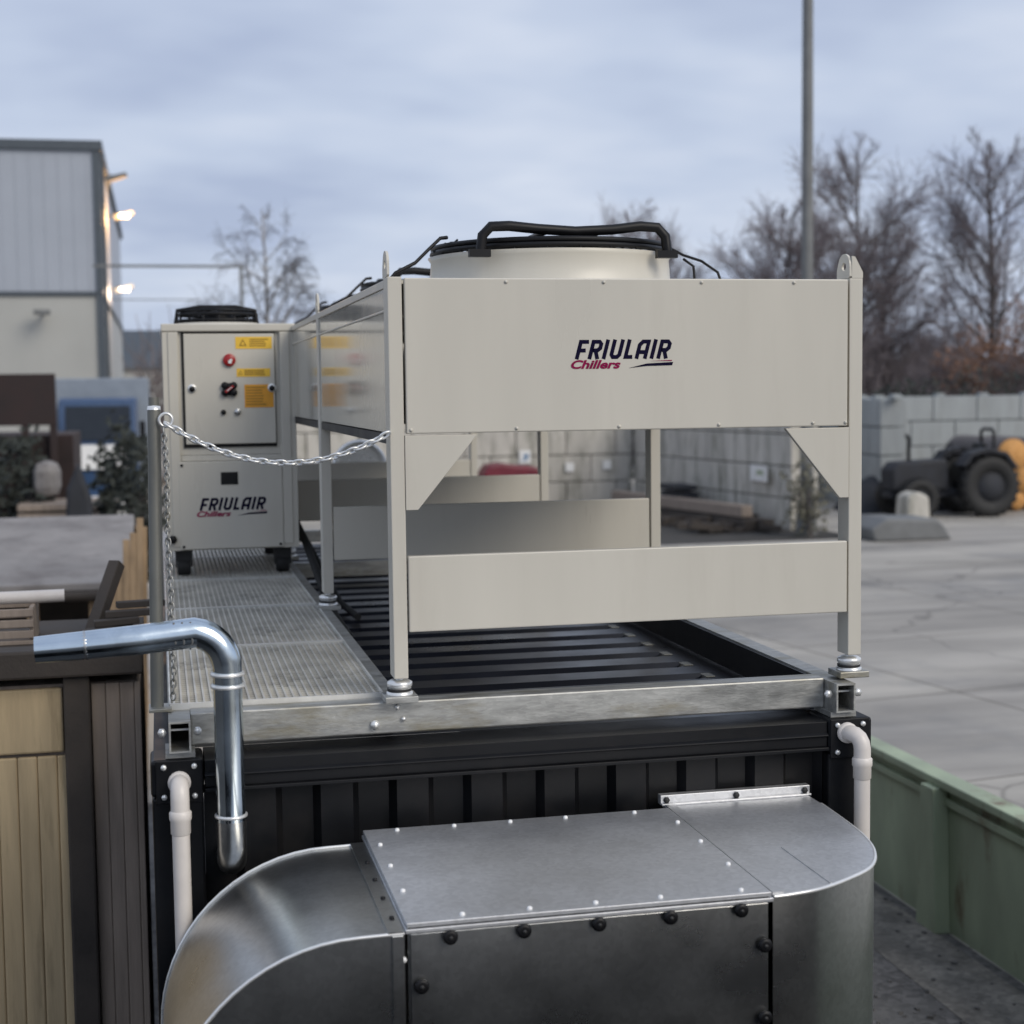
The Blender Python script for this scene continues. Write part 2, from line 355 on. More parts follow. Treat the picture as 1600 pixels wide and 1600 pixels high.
# ---------------------------------------------------------------- walkway gratings
def grating(y0, y1, label):
    t = thing('walkway_grating', label, 'grating', (-.80,(y0+y1)/2,2.70), 'gratings laid in a row along the container roof')
    b = MB(); x = -1.146
    while x < -.463:
        b.box(x, x+.0065, y0+.014, y1-.014, 2.7, 2.728); x += .0245
    y = y0+.03
    while y < y1-.02:
        b.box(-1.15, -.458, y, y+.004, 2.715, 2.7268); y += .038
    b.build('bars', GRATE, t)
    f = MB(); f.box(-1.155,-.455,y0,y0+.011,2.70,2.733); f.box(-1.155,-.455,y1-.011,y1,2.70,2.733)
    f.box(-1.158,-1.153,y0+.0115,y1-.0115,2.70,2.732); f.box(-.462,-.4555,y0+.0115,y1-.0115,2.70,2.733)
    f.build('edge_band', EDGEB, t)
    return t
gl = ['galvanised walkway grating nearest the front edge, beside the shiny bent pipe',
      'galvanised walkway grating second from the front edge, clear of the cabinet',
      'galvanised walkway grating directly in front of the cabinet casters',
      'galvanised walkway grating underneath the wheeled chiller cabinet',
      'galvanised walkway grating behind the wheeled chiller cabinet']
for i in range(5): grating(.19+i*1.15, .19+i*1.15+1.143, gl[i])

# ---------------------------------------------------------------- lettering
def stroke(mb, pts, w, org, s, y, k):
    """one mitred stroke in an XZ plane; each stroke a hair proud of the one before"""
    P = [Vector((a + .27*b, b)) for a, b in pts]; n = len(P); Lf = []; Rt = []
    for i in range(n):
        d0 = (P[i]-P[i-1]).normalized() if i > 0 else None
        d1 = (P[i+1]-P[i]).normalized() if i < n-1 else None
        if d0 is None: nn = Vector((-d1.y, d1.x)); l = 1
        elif d1 is None: nn = Vector((-d0.y, d0.x)); l = 1
        else:
            n0 = Vector((-d0.y,d0.x)); n1 = Vector((-d1.y,d1.x)); nn = (n0+n1).normalized(); l = min(1/max(nn.dot(n0),.35), 1.6)
        Lf.append(P[i]+nn*(w/2*l)); Rt.append(P[i]-nn*(w/2*l))
    poly = Lf + Rt[::-1]; yy = y - .0006 - .00025*k
    m = len(poly)
    vs = [(org[0]+p.x*s, yy, org[1]+p.y*s) for p in poly] + [(org[0]+p.x*s, y+.002, org[1]+p.y*s) for p in poly]
    fs = [(i, i+1, m-2-i, m-1-i) for i in range(n-1)]
    fs += [(i, (i+1) % m, (i+1) % m + m, i+m) for i in range(m)]
    mb.add(vs, fs)
LET = {'F': [[(0,0),(0,.87),(.42,.87)], [(.08,.44),(.36,.44)]],
       'R': [[(0,0),(0,.87),(.32,.87),(.43,.76),(.43,.55),(.32,.44),(.06,.44)], [(.22,.42),(.42,0)]],
       'I': [[(0,0),(0,.98)]],
       'U': [[(0,.98),(0,.22),(.1,.10),(.32,.10),(.42,.22),(.42,.98)]],
       'L': [[(0,.98),(0,.10),(.36,.10)]],
       'A': [[(0,0),(0,.70),(.14,.87),(.44,.87),(.44,0)], [(.08,.34),(.38,.34)]]}
ADV = {'F': .66, 'R': .74, 'I': .36, 'U': .77, 'L': .60, 'A': .79}
def text_mesh(txt, size, shear, bold, org, y, mat_, parent, name, width=None):
    cu = bpy.data.curves.new(name, 'FONT'); cu.body = txt; cu.size = size; cu.shear = shear; cu.offset = bold; cu.extrude = .0005; cu.resolution_u = 4
    o = bpy.data.objects.new('tmp', cu); C.objects.link(o)
    dg = bpy.context.evaluated_depsgraph_get()
    me = bpy.data.meshes.new_from_object(o.evaluated_get(dg)); bpy.data.objects.remove(o)
    xs = [v.co.x for v in me.vertices]; k = (width/(max(xs)-min(xs))) if width else 1
    ro = root_origin(parent); x0 = min(xs)
    for v in me.vertices:
        x, yy, z = v.co
        v.co = (org[0]+(x-x0)*k - ro[0], y - .001 - z - ro[1], org[1]+yy - ro[2])
    me.materials.clear(); me.materials.append(mat_)
    q = bpy.data.objects.new(name, me); C.objects.link(q); q.parent = parent
    return q
def logo(x, z, wid, y, parent):
    """company lettering: x,z = lower left of the small word"""
    tot = sum(ADV[c] for c in 'FRIULAIR') - .05
    s = wid*.95/(tot+.27); ox = x + wid*.035; oz = z + wid*.128
    mb = MB(); cx = .1
    for ci, ch in enumerate('FRIULAIR'):
        for k, st in enumerate(LET[ch]):
            stroke(mb, [(a+cx, b) for a, b in st], .2, (ox, oz), s, y, k)
        cx += ADV[ch]
    mb.build('company_lettering', NAVY, parent)
    text_mesh('Chillers', wid*.105, .3, wid*.0035, (x, z+wid*.045), y, CRIM, parent, 'small_lettering', wid*.47)
    sw = MB(); sw.prism([(x+wid*.55, z+wid*.045),(x+wid*.72, z+wid*.085),(x+wid*.975, z+wid*.097),(x+wid*.965, z+wid*.067),(x+wid*.72, z+wid*.062)], y-.0012, y+.002)
    sw.build('swoosh', NAVY, parent)
    sw = MB(); sw.prism([(x+wid*.76, z+wid*.108),(x+wid*.965, z+wid*.116),(x+wid*.96, z+wid*.106)], y-.0012, y+.002)
    sw.build('swoosh_line', CRIM, parent)

# ---------------------------------------------------------------- the long dry cooler
dc = thing('condenser_unit', 'long beige condenser on tall legs with a black-caged fan on top', 'cooling unit', (.39,3.4,2.73))
LY = [.06, 2.30, 4.55, 6.80]; XL0, XL1 = -.438, -.391; XR0, XR1 = 1.157, 1.206
for yi, y in enumerate(LY):
    for side, (x0, x1) in enumerate(((XL0,XL1),(XR0,XR1))):
        y1 = y+.09 if yi < 3 else y+.09
        z0 = 2.80
        b = MB(); b.box(x0, x1, y, y1, z0, 4.104)
        lg = b.build('leg', PAINT, dc, .003)
        xi = x0 if side else x0
        f = MB(); xc = (x0+x1)/2; yc = y+.045
        f.lathe([(.012,2.765),(.012,2.80)], (xc,yc,0), 'Z', 12)
        f.lathe([(.036,2.765),(.042,2.771),(.042,2.783),(.030,2.790),(.012,2.790)], (xc,yc,0), 'Z', 24)
        f.lathe([(.044,2.742),(.044,2.7505),(.0385,2.752),(.0385,2.764)], (xc,yc,0), 'Z', 24)
        f.build('levelling_foot', ZINC, lg)
        f = MB(); f.lathe([(.034,2.7505),(.040,2.754),(.040,2.762),(.034,2.7655)], (xc-.001,yc,0), 'Z', 24); f.build('rubber_pad', RUBBER, lg)
        f = MB(); f.box(xc-.055, xc+.055, y-.005, y+.10, 2.7195, 2.7415); f.build('mounting_plate', GALVB, lg, .003)
        if yi in (0,1,3):
            # lifting lug: plate standing on the leg, rounded top, hole
            px = x0
            ring = [(y, 4.104), (y+.09, 4.104), (y+.09, 4.128)] + [(y+.045+.034*math.cos(R(a)), 4.155+.034*math.sin(R(a))) for a in range(10, 171, 20)] + [(y, 4.15)]
            ring = [(y,4.1045),(y+.105,4.1045),(y+.105,4.135)] + [(y+.048+.046*math.cos(R(a)), 4.150+.040*math.sin(R(a))) for a in range(20,181,16)]
            hole = [(y+.036+.012*math.cos(R(a)), 4.150+.014*math.sin(R(a))) for a in range(0,360,24)]
            lm = MB()
            # plate as strips between outline and hole
            import mathutils
            cyy, czz = y+.048, 4.146
            outl = []
            N_ = 30
            for k in range(N_):
                a = 2*math.pi*k/N_; d = Vector((math.cos(a), math.sin(a)))
                best = None
                for i in range(len(ring)):
                    p = Vector(ring[i]); q = Vector(ring[(i+1) % len(ring)])
                    e = q-p; den = d.x*e.y - d.y*e.x
                    if abs(den) < 1e-9: continue
                    w_ = p - Vector((cyy, czz)); t = (w_.x*e.y - w_.y*e.x)/den; u = (w_.x*d.y - w_.y*d.x)/den
                    if t > 0 and -1e-6 <= u <= 1+1e-6 and (best is None or t < best): best = t
                outl.append((cyy+d.x*best, czz+d.y*best))
            inn = [(cyy+.017*math.cos(2*math.pi*k/N_), czz+.014*math.sin(2*math.pi*k/N_)) for k in range(N_)]
            vs = [(px,a,b) for a,b in outl]+[(px,a,b) for a,b in inn]+[(px+.008,a,b) for a,b in outl]+[(px+.008,a,b) for a,b in inn]
            fs = []
            for k in range(N_):
                l = (k+1) % N_
                fs += [(k,l,N_+l,N_+k),(2*N_+k,3*N_+k,3*N_+l,2*N_+l),(k,2*N_+k,2*N_+l,l),(N_+k,N_+l,3*N_+l,3*N_+k)]
            lm.add(vs, fs); lm.build('lifting_lug', PAINT, lg)
            if yi == 0 and side:
                gq = MB(); gq.prism([(x0+.0085,4.1045),(x1,4.1045),(x1,4.125),(x0+.02,4.178),(x0+.0085,4.180)], y, y+.008); gq.build('lug_gusset', PAINT, lg)
# front panel and the rest of the casing
def panel(name, x0, x1, y, z0, z1, m=PAINT, lip=.012, par=dc):
    b = MB(); b.box(x0, x1, y, y+.03, z0, z1); return b.build(name, m, par, .004)
fp = panel('front_panel', -.384, 1.148, .052, 3.600, 4.100)
logo(.166, 3.789, .362, .052, fp)
q = MB()
for i, x in enumerate((-.05,.28,.62,.95)): q.lathe([(.006,0),(.006,.003),(0,.005)], (x,.052,4.088),'Y',8)
for x in (-.37,-.02,.33,.68,1.02,1.14): q.lathe([(.006,0),(.006,.003),(0,.005)], (x,.052,3.612),'Y',8)
q.build('rivets', PAINT, fp)
panel('rear_panel', -.390, 1.156, 6.86, 3.600, 4.100)
for i in range(3):
    y0, y1 = LY[i]+.092, LY[i+1]-.002
    for sx, x0 in ((0,-.432),(1,1.188)):
        b = MB(); b.box(x0, x0+.012, y0, y1, 3.602, 4.098); b.build('side_panel', GLOSS, dc, .002)
        if sx == 0:
            b = MB(); b.box(x0-.006, x0+.0, y0, y1, 4.072, 4.0985); b.box(x0-.004, x0, y0, y1, 3.995, 4.003); b.build('side_flange', PAINT, dc, .002)
            b = MB(); b.box(x0+.001, x0+.03, y0, y1, 3.565, 3.598); b.build('bottom_channel', DARKCOIL, dc)
    b = MB(); b.box(-.418, 1.186, y0-(.04 if i == 0 else 0), y1+(.05 if i < 2 else 0), 4.085, 4.0965); b.build('top_plate', PAINT, dc)
    b = MB(); b.box(-.415, 1.184, y0, y1, 3.63, 3.70); b.build('coil', DARKCOIL, dc)
for i, y in enumerate(LY):
    panel('lower_panel', -.386, 1.150, y-.006 if i == 0 else y+.004, 2.953, 3.202)
    yg = y-.003 if i == 0 else y+.004
    if i < 1:
        for s in (0, 1):
            pts = [(-.390,3.5945),(-.150,3.5945),(-.350,3.352),(-.390,3.352)] if s == 0 else [(1.156,3.5945),(.922,3.5945),(1.122,3.352),(1.156,3.352)]
            b = MB(); b.prism(pts, yg, yg+.02); b.build('gusset', PAINT, dc, .002)
# fans
FX = .39
def fan(cy):
    sh = MB()
    sh.lathe([(.545,4.097),(.545,4.112),(.505,4.115),(.485,4.14),(.478,4.245),(.490,4.262),(.462,4.262),(.452,4.20),(.46,4.10)], (FX,cy,0), 'Z', 64)
    s = sh.build('fan_shroud', PAINT, dc)
    gd = MB()
    for r in [.09+.036*i for i in range(11)]:
        gd.torus((FX,cy,4.290 + .030*(1-(r/.46)**2)), r, .0038, 'Z', 48, 4)
    gd.torus((FX,cy,4.278), .472, .011, 'Z', 64, 6)
    gd.torus((FX,cy,4.298), .468, .011, 'Z', 64, 6)
    for k in range(24):
        a = 2*math.pi*k/24; p = []
        for j in range(5):
            r = .08+.39*j/4; p.append((FX+r*math.cos(a), cy+r*math.sin(a), 4.286+.030*(1-(r/.46)**2)))
        p.append((FX+.478*math.cos(a), cy+.478*math.sin(a), 4.262))
        gd.tube(p, .0042, 4)
    gd.build('fan_guard', BLACK, s)
    hp = MB()
    for dy, x0, x1 in ((-.40,-.345,.345),(.40,-.345,.345)):
        p = [(FX+x0-.02,cy+dy,4.252),(FX+x0-.012,cy+dy,4.312),(FX+x0+.02,cy+dy,4.345),(FX+x0+.09,cy+dy,4.348)] + [(FX+x0+.2,cy+dy,4.338),(FX,cy+dy,4.330),(FX+x1-.2,cy+dy,4.338)] + [(FX+x1-.09,cy+dy,4.352),(FX+x1-.02,cy+dy,4.348),(FX+x1+.012,cy+dy,4.315),(FX+x1+.02,cy+dy,4.252)]
        hp.tube(p, .020, 10)
        for xx in (FX+x0-.02, FX+x1+.02): hp.bar((xx-.045,cy+dy-.005,4.246),(xx+.035,cy+dy-.005,4.246),.035,.028)
    for dx in (-.345,.345): hp.tube([(FX+dx*.3,cy-.40,4.332),(FX+dx*.3,cy+.4,4.332)], .012, 8)
    hp.build('motor_bracket', BLACK, s)
    mt = MB(); mt.lathe([(.10,4.20),(.10,4.29),(.085,4.315),(0,4.32)], (FX,cy,0), 'Z', 24); mt.build('fan_motor', BLACK, s)
    bl = MB()
    for k in range(7):
        a = 2*math.pi*k/7; ca, sa = math.cos(a), math.sin(a); vs = []
        for r, wd in ((.10,.06),(.28,.10),(.44,.13)):
            for t, dz in ((-1,-.025),(1,.025)):
                vs.append((FX+r*ca - t*wd*sa, cy+r*sa + t*wd*ca, 4.18+dz))
        bl.add(vs + [(x,y,z-.004) for x,y,z in vs], [(0,1,3,2),(2,3,5,4),(6,8,9,7),(8,10,11,9),(0,6,7,1),(4,5,11,10),(0,2,8,6),(2,4,10,8),(1,7,9,3),(3,9,11,5)])
    bl.build('fan_blades', BLACK, s)
    cb_ = MB(); cc = MB()
    cb_.tube([(FX-.44,cy-.12,4.33),(FX-.47,cy-.14,4.325),(FX-.52,cy-.16,4.28),(FX-.58,cy-.2,4.225),(FX-.66,cy-.22,4.185),(FX-.72,cy-.22,4.115)], .0075, 6)
    cc.tube([(FX+.42,cy-.2,4.30),(FX+.49,cy-.22,4.26),(FX+.56,cy-.24,4.235),(FX+.62,cy-.26,4.19),(FX+.65,cy-.27,4.10)], .0055, 6)
    cb_.build('fan_cable', BLACK, s); cc.build('fan_cable', BLACK, s)
    MB().tube([(FX+.47,cy-.28,4.24),(FX+.505,cy-.3,4.21),(FX+.515,cy-.3,4.10)], .0055, 6).build('fan_cable', BLACK, s)
    jb = MB(); jb.box(FX-.76, FX-.58, cy-.3, cy-.15, 4.0985, 4.116); jb.build('junction_box', BLACK, s, .004)
    ad = MB()
    for j in range(26):
        a = R(150+random.uniform(-28,34)); r = random.uniform(.40,.49); p0 = Vector((FX+r*math.cos(a), cy+r*math.sin(a)-.1, random.uniform(4.262,4.30)))
        ad.tube([p0, p0+Vector((random.uniform(.03,.1),random.uniform(-.06,.06),random.uniform(.0,.045)))], .005, 4)
    ad.build('guard_mesh', BLACK, s)
for cy in (1.22, 3.45, 5.70): fan(cy)

# ---------------------------------------------------------------- wheeled chiller cabinet
ch = thing('chiller_cabinet', 'upright beige chiller cabinet on casters with yellow warning labels and red knobs', 'chiller', (-.78,4.3,2.73))
X0, X1, YF, YB = -1.136, -.424, 3.75, 4.95
b = MB(); b.box(X0+.05, X1-.05, YF+.035, YB, 2.90, 4.075); b.build('body', PAINT, ch, .004)
for x0, x1 in ((X0,X0+.085),(X1-.085,X1)):
    b = MB(); b.box(x0, x1, YF, YF+.05, 2.878, 4.068); b.box(x0+.03 if x0 < -1 else x0+.004, x1-.004 if x0 < -1 else x1-.03, YF-.007, YF-.0005, 2.9, 4.066)
    b.build('corner_column', PAINT, ch, .006)
b = MB(); b.box(X0-.004, X1+.004, YF-.006, YF+.06, 4.070, 4.112); b.box(X0-.004, X1+.004, YF+.061, YB, 4.071, 4.108); b.build('top_cover', PAINT, ch, .006)
b = MB(); b.box(X0, X1, YF+.051, YB-.002, 2.874, 2.8985); b.build('base_frame', PAINT, ch, .004)
b = MB(); b.box(X0+.0855, X1-.0855, YF+.022, YF+.034, 3.40, 4.069); b.build('door_recess', PAINT, ch)
MB().box(-1.034,-.531,YF+.012,YF+.0215,3.440,4.066).build('door_gap_shade', HOLE, ch)  # black sheet behind the door paints the shadow in its gap
dr = MB(); dr.box(-1.022, -.535, YF+.002, YF+.0215, 3.458, 4.058); dr = dr.build('door', PAINT, ch, .004)
yd = YF+.002
def disc(name, x, z, r, m, par, t=.012, y=yd, n=24):
    return MB().lathe([(r,0),(r,t),(r*.85,t*1.25),(0,t*1.25)], (x,y,z), 'Y', n).build(name, m, par)
k = disc('indicator_lamp', -.78, 3.914, .034, REDP, dr, .016)
MB().lathe([(.008,0),(.008,.004),(0,.005)], (-.772,yd-.0202,3.912), 'Y', 12).build('lamp_spot', WHITE, k)
MB().box(-.786,-.768,yd-.0245,yd-.0202,3.896,3.912).build('lamp_mark', WHITE, k)
k = MB()
k.lathe([(.034,0),(.034,.018),(.03,.022),(0,.022)], (-.784,yd,3.757), 'Y', 20)
for a in (45,135,225,315): k.lathe([(.02,0),(.02,.022),(.016,.026),(0,.026)], (-.784+.033*math.cos(R(a)),yd,3.757+.027*math.sin(R(a))), 'Y', 14)
k = k.build('isolator_switch', BLACK, dr)
MB().bar((-.806,yd-.030,3.740),(-.762,yd-.030,3.774),.012,.014,(0,1,0)).build('switch_handle', REDP, k)
MB().bar((-.797,yd-.0375,3.747),(-.771,yd-.0375,3.767),.004,.002,(0,1,0)).build('handle_line', WHITE, k)
for x in (-.983,-.553):
    k = MB().lathe([(.024,0),(.024,.004),(.02,.006),(0,.006)], (x,yd,3.761), 'Y', 18).build('latch', ZINC, dr)
    MB().lathe([(.016,0),(.016,.006),(0,.006)], (x,yd-.0065,3.759), 'Y', 12).build('latch_socket', BLACK, k)
disc('push_button', -.818, 3.631, .014, BLACK, dr); disc('push_button', -.742, 3.632, .018, GALV, dr)
def label_plate(x0, x1, z0, z1, m, name='warning_label'):
    return MB().box(x0, x1, yd-.0018, yd-.0003, z0, z1).build(name, m, dr)
def triangle(par, x, z, s):
    MB().prism([(x-s,z-s*.8),(x+s,z-s*.8),(x,z+s)], yd-.0032, yd-.0019).build('warning_triangle', INK, par)
    MB().prism([(x-s*.55,z-s*.55),(x+s*.55,z-s*.55),(x,z+s*.5)], yd-.0044, yd-.0033).build('triangle_field', YEL, par)
k = label_plate(-.745,-.548,3.975,4.040,YEL); triangle(k,-.705,4.007,.021)
def ink(par, x0, x1, z0, z1, n):
    mb = MB()
    for i in range(n):
        z = z1-(i+.5)*(z1-z0)/n; xe = x1 - random.random()*.25*(x1-x0)
        mb.box(x0, xe, yd-.0028, yd-.0019, z-.0028, z+.0028)
    mb.build('printed_lines', INK, par)
ink(k,-.67,-.565,3.985,4.032,4)
k = label_plate(-.742,-.560,3.823,3.868,YEL); triangle(k,-.722,3.845,.013); ink(k,-.70,-.572,3.830,3.862,3)
k = label_plate(-.702,-.545,3.655,3.780,ORANGE); ink(k,-.695,-.585,3.664,3.772,7)
b = MB(); b.box(X0+.0855, X1-.0855, YF+.008, YF+.034, 3.366, 3.397); b.build('crossbar', PAINT, ch, .003)
lp = MB(); lp.box(-1.068, -.508, YF-.009, YF+.020, 2.884, 3.364); lp = lp.build('lower_panel', PAINT, ch, .004)
MB().box(-.842,-.750,YF-.0125,YF-.0095,3.236,3.304).build('display_window', HOLE, lp)
logo(-.976, 3.045, .392, YF-.009, lp)
for x in (-1.05,-.526):
    for z in (2.90,3.345): MB().lathe([(.008,0),(.008,.004),(0,.006)], (x,YF-.009,z),'Y',10).build('screw', BLACK, lp)
disc('drain_knob', -1.108, 2.943, .022, BLACK, ch, .02, YF-.008)
for x in (X0+.085, X1-.085):
    for y in (YF+.12, YB-.12):
        c = MB(); c.box(x-.05,x+.05,y-.05,y+.05,2.866,2.8735); c.box(x-.046,x+.046,y-.045,y-.038,2.815,2.8655); c.box(x-.046,x-.038,y-.035,y+.035,2.78,2.8655); c.box(x+.038,x+.046,y-.035,y+.035,2.78,2.8655)
        c = c.build('caster', DARKCOIL, ch)
        MB().lathe([(.0,-.036),(.045,-.036),(.052,-.028),(.052,.028),(.045,.036),(.0,.036)], (x,y,2.784), 'X', 20).build('wheel', RUBBER, c)
# its fan
gd = MB(); fx, fy = -.815, 4.32
for r in (.07,.11,.15,.19,.22): gd.torus((fx,fy,4.205+.02*(1-(r/.22)**2)), r, .006, 'Z', 32, 4)
gd.torus((fx,fy,4.15), .225, .010, 'Z', 32, 6); gd.torus((fx,fy,4.185), .225, .010, 'Z', 32, 6)
for k in range(16):
    a = 2*math.pi*k/16
    gd.tube([(fx+.05*math.cos(a),fy+.05*math.sin(a),4.222),(fx+.15*math.cos(a),fy+.15*math.sin(a),4.212),(fx+.225*math.cos(a),fy+.225*math.sin(a),4.19),(fx+.23*math.cos(a),fy+.23*math.sin(a),4.12)], .007, 4)
gd.tube([(fx-.24,fy-.1,4.13),(fx-.23,fy-.1,4.205),(fx-.1,fy-.1,4.226),(fx+.1,fy-.1,4.226),(fx+.21,fy-.1,4.205),(fx+.22,fy-.1,4.12)], .012, 6)
fg = gd.build('fan_guard', BLACK, ch)
MB().lathe([(.09,4.12),(.09,4.20),(0,4.21)], (fx,fy,0),'Z',20).build('fan_motor', BLACK, fg)
MB().lathe([(.25,4.1085),(.245,4.135),(.235,4.135),(.232,4.11)], (fx,fy,0),'Z',32).build('fan_ring', PAINT, ch)

# hoses between cabinet and condenser
h = MB()
h.tube([(-.44,4.35,3.0),(-.40,4.2,2.98),(-.375,3.95,2.90),(-.36,3.6,2.80),(-.35,3.2,2.70),(-.34,2.7,2.625),(-.34,2.2,2.61)], .022, 10)
tag(h.build('rubber_hose', RUBBER), 'thick black hose dropping from the cabinet onto the dark roof', 'hose')
h = MB()
h.tube([(-.44,4.55,2.93),(-.40,4.4,2.90),(-.34,4.1,2.86),(-.29,3.7,2.72),(-.26,3.2,2.63),(-.22,2.8,2.61)], .017, 10)
h2 = h.build('rubber_hose', RUBBER); tag(h2, 'thinner black hose with bright fitting behind the thick hose', 'hose')
MB().lathe([(.026,-.03),(.03,-.02),(.03,.02),(.026,.03)], (-.40,4.36,2.90), 'Y', 10).build('hose_fitting', ZINC, h2)

# ---------------------------------------------------------------- guard post and chains
gp = thing('guard_post', 'slim galvanised guard post at the roof corner holding chains', 'post', (-1.188,.2,2.712))
MB().tube([(-1.196,.2,2.72),(-1.178,.2,3.69)], .021, 16).build('pole', POSTG, gp)
MB().lathe([(.0225,3.688),(.02,3.70),(0,3.702)], (-1.178,.2,0),'Z',16).build('end_cap', ZINC, gp)
MB().box(-1.222,-1.15,.15,.25,2.7145,2.726).build('base_plate', GALVB, gp, .002)
MB().torus((-1.142,.17,3.655), .021, .005, 'Y', 20, 6).build('ring', ZINC, gp)
def chain(pts, name, label, grp, k_=1.0, m_=None):
    mb = MB(); P = [Vector(p) for p in pts]
    # resample at an even pitch
    pitch = .029*k_; out = [P[0]]; i = 0; cur = P[0]; acc = 0
    seg = []
    for a, b_ in zip(P[:-1], P[1:]): seg.append((a, b_, (b_-a).length))
    total = sum(s[2] for s in seg); n = int(total/pitch)
    def at(d):
        for a, b_, l in seg:
            if d <= l: return a.lerp(b_, d/l)
            d -= l
        return P[-1]
    for k in range(n):
        p = at(k*pitch); q = at((k+1)*pitch); d = (q-p).normalized(); c = (p+q)/2
        u = d.cross(Vector((0,1,.35))).normalized(); v = d.cross(u)
        ax = u if k % 2 else v
        if k % 2: ax = (u*.85+v*.5).normalized()
        loop = []
        for t in range(12):
            a = 2*math.pi*t/12
            loop.append(c + d*(.021*k_*math.cos(a)) + ax*(.0125*k_*math.sin(a)))
        mb.tube(loop, .0042*k_, 5, closed=True)
    return tag(mb.build(name, m_ or ZINC), label, 'chain', grp)
cat = []
for i in range(25):
    t = i/24; x = -1.142+(-.44+1.142)*t
    cat.append((x, .17+(-.115)*t, 3.645 + (3.605-3.645)*t - .112*(1-(2*t-1)**2)))
chain(cat, 'barrier_chain', 'bright steel chain sagging from the guard post to the condenser leg', 'bright steel chains at the guard post')
dn = [(-1.150,.165,3.63),(-1.143,.165,3.5),(-1.147,.165,3.3),(-1.141,.165,3.1),(-1.145,.165,2.95),(-1.139,.163,2.85),(-1.145,.165,2.75)]
chain(dn, 'barrier_chain', 'loose steel chain hanging straight down beside the guard post', 'bright steel chains at the guard post', .72, GALVB)
bk = [(-1.17,.22,3.69)] + [(-1.17-.02*math.sin(t*3.14), .22+.9*t, 3.69-.10*math.sin(t*3.14)+.12*t) for t in (.1,.2,.3,.4,.5,.6,.7,.8,.9,1.0)]
#chain(bk, 'barrier_chain', 'short chain running back from the guard post top', 'bright steel chains at the guard post')
pb = thing('guard_post', 'second galvanised guard post standing beside the chiller cabinet edge', 'post', (-1.19,2.9,2.712))
MB().tube([(-1.19,2.9,2.72),(-1.185,2.9,3.72)], .026, 14).build('pole', POSTG, pb)
MB().box(-1.222,-1.155,2.85,2.95,2.7145,2.726).build('base_plate', GALVB, pb, .002)

# ---------------------------------------------------------------- pipes on the end wall
pp = thing('exhaust_pipe', 'shiny bent steel pipe with clamp bands rising in front of the walkway', 'pipe', (-.978,-.1,2.3))
px = -.980
el = arc((px-.115,-.10,2.895), .115, 0, 80, 8)
MB().tube([(px,-.10,2.415),(px,-.10,2.895)]+el[1:]+[(-1.24,-.11,2.995),(-1.44,-.12,2.985),(-1.545,-.12,2.980)], [.045]*2+[.047]*8+[.046,.043,.040], 28, caps=True).build('pipe_run', CHROME, pp)
MB().tube([(px,-.10,2.43),(px,-.10,2.33),(px,-.085,2.30),(px,-.05,2.275),(px,.0,2.262),(px,.06,2.262)], [.045,.045,.046,.046,.045,.045], 24).build('lower_elbow', GALV, pp)
for z in (2.875,2.838):
    MB().lathe([(.0455,z-.006),(.052,z-.005),(.053,z),(.052,z+.005),(.0455,z+.006)], (px,-.10,0),'Z',28).build('clamp_band', ZINC, pp)
MB().lathe([(.0455,2.425),(.051,2.427),(.051,2.434),(.0455,2.436)], (px,-.10,0),'Z',28).build('socket_rim', ZINC, pp)
for i, xx in enumerate((-1.09,-1.115,-1.14)):
    MB().tube([(xx,-.10,2.958),(xx+.006,-.148,2.985),(xx+.002,-.128,3.045)], .0035, 6).build('clip', GREYM, pp)
MB().lathe([(.040,-.012),(.043,-.010),(.044,0),(.043,.010),(.041,.012)], (-1.40,-.118,2.987),'X',24).build('collar', GALV, pp)
def white_pipe(x, z, lab, dx):
    t = thing('drain_pipe', lab, 'pipe', (x,-.06,1.4), 'white drain pipes at the container corners')
    c = [(x,-.012,z),(x+dx*.05,-.035,z+.001)] + [(x+dx*(.3+.7*math.sin(R(a)))*1.0, -.045-.03*math.sin(R(a)), z-.045*(1-math.cos(R(a)))) for a in (15,40,65,90)]
    xx = x+dx*1.0
    c += [(xx,-.075,z-.10)]
    MB().tube(c, .029, 18).build('elbow', WHITEPVC, t)
    MB().lathe([(.036,0),(.036,.012),(.029,.016)], (x,-.012,z),'Y',20).build('flange_ring', WHITEPVC, t)
    zt = z-.085
    MB().lathe([(.0285,zt+.012),(.0345,zt+.006),(.0345,zt-.016),(.031,zt-.022),(.031,zt-.06),(.0278,zt-.064)], (xx,-.075,0),'Z',20).build('socket', WHITEPVC, t)
    MB().tube([(xx,-.075,zt-.05),(xx+.002,-.075,1.2),(xx+.002,-.075,.05)], .0275, 18).build('downpipe', WHITEPVC, t)
white_pipe(-1.134, 2.523, 'white drain pipe running down the left corner post behind the duct', .0)
white_pipe(1.121, 2.545, 'white drain pipe bending sideways down the right corner post', .028)

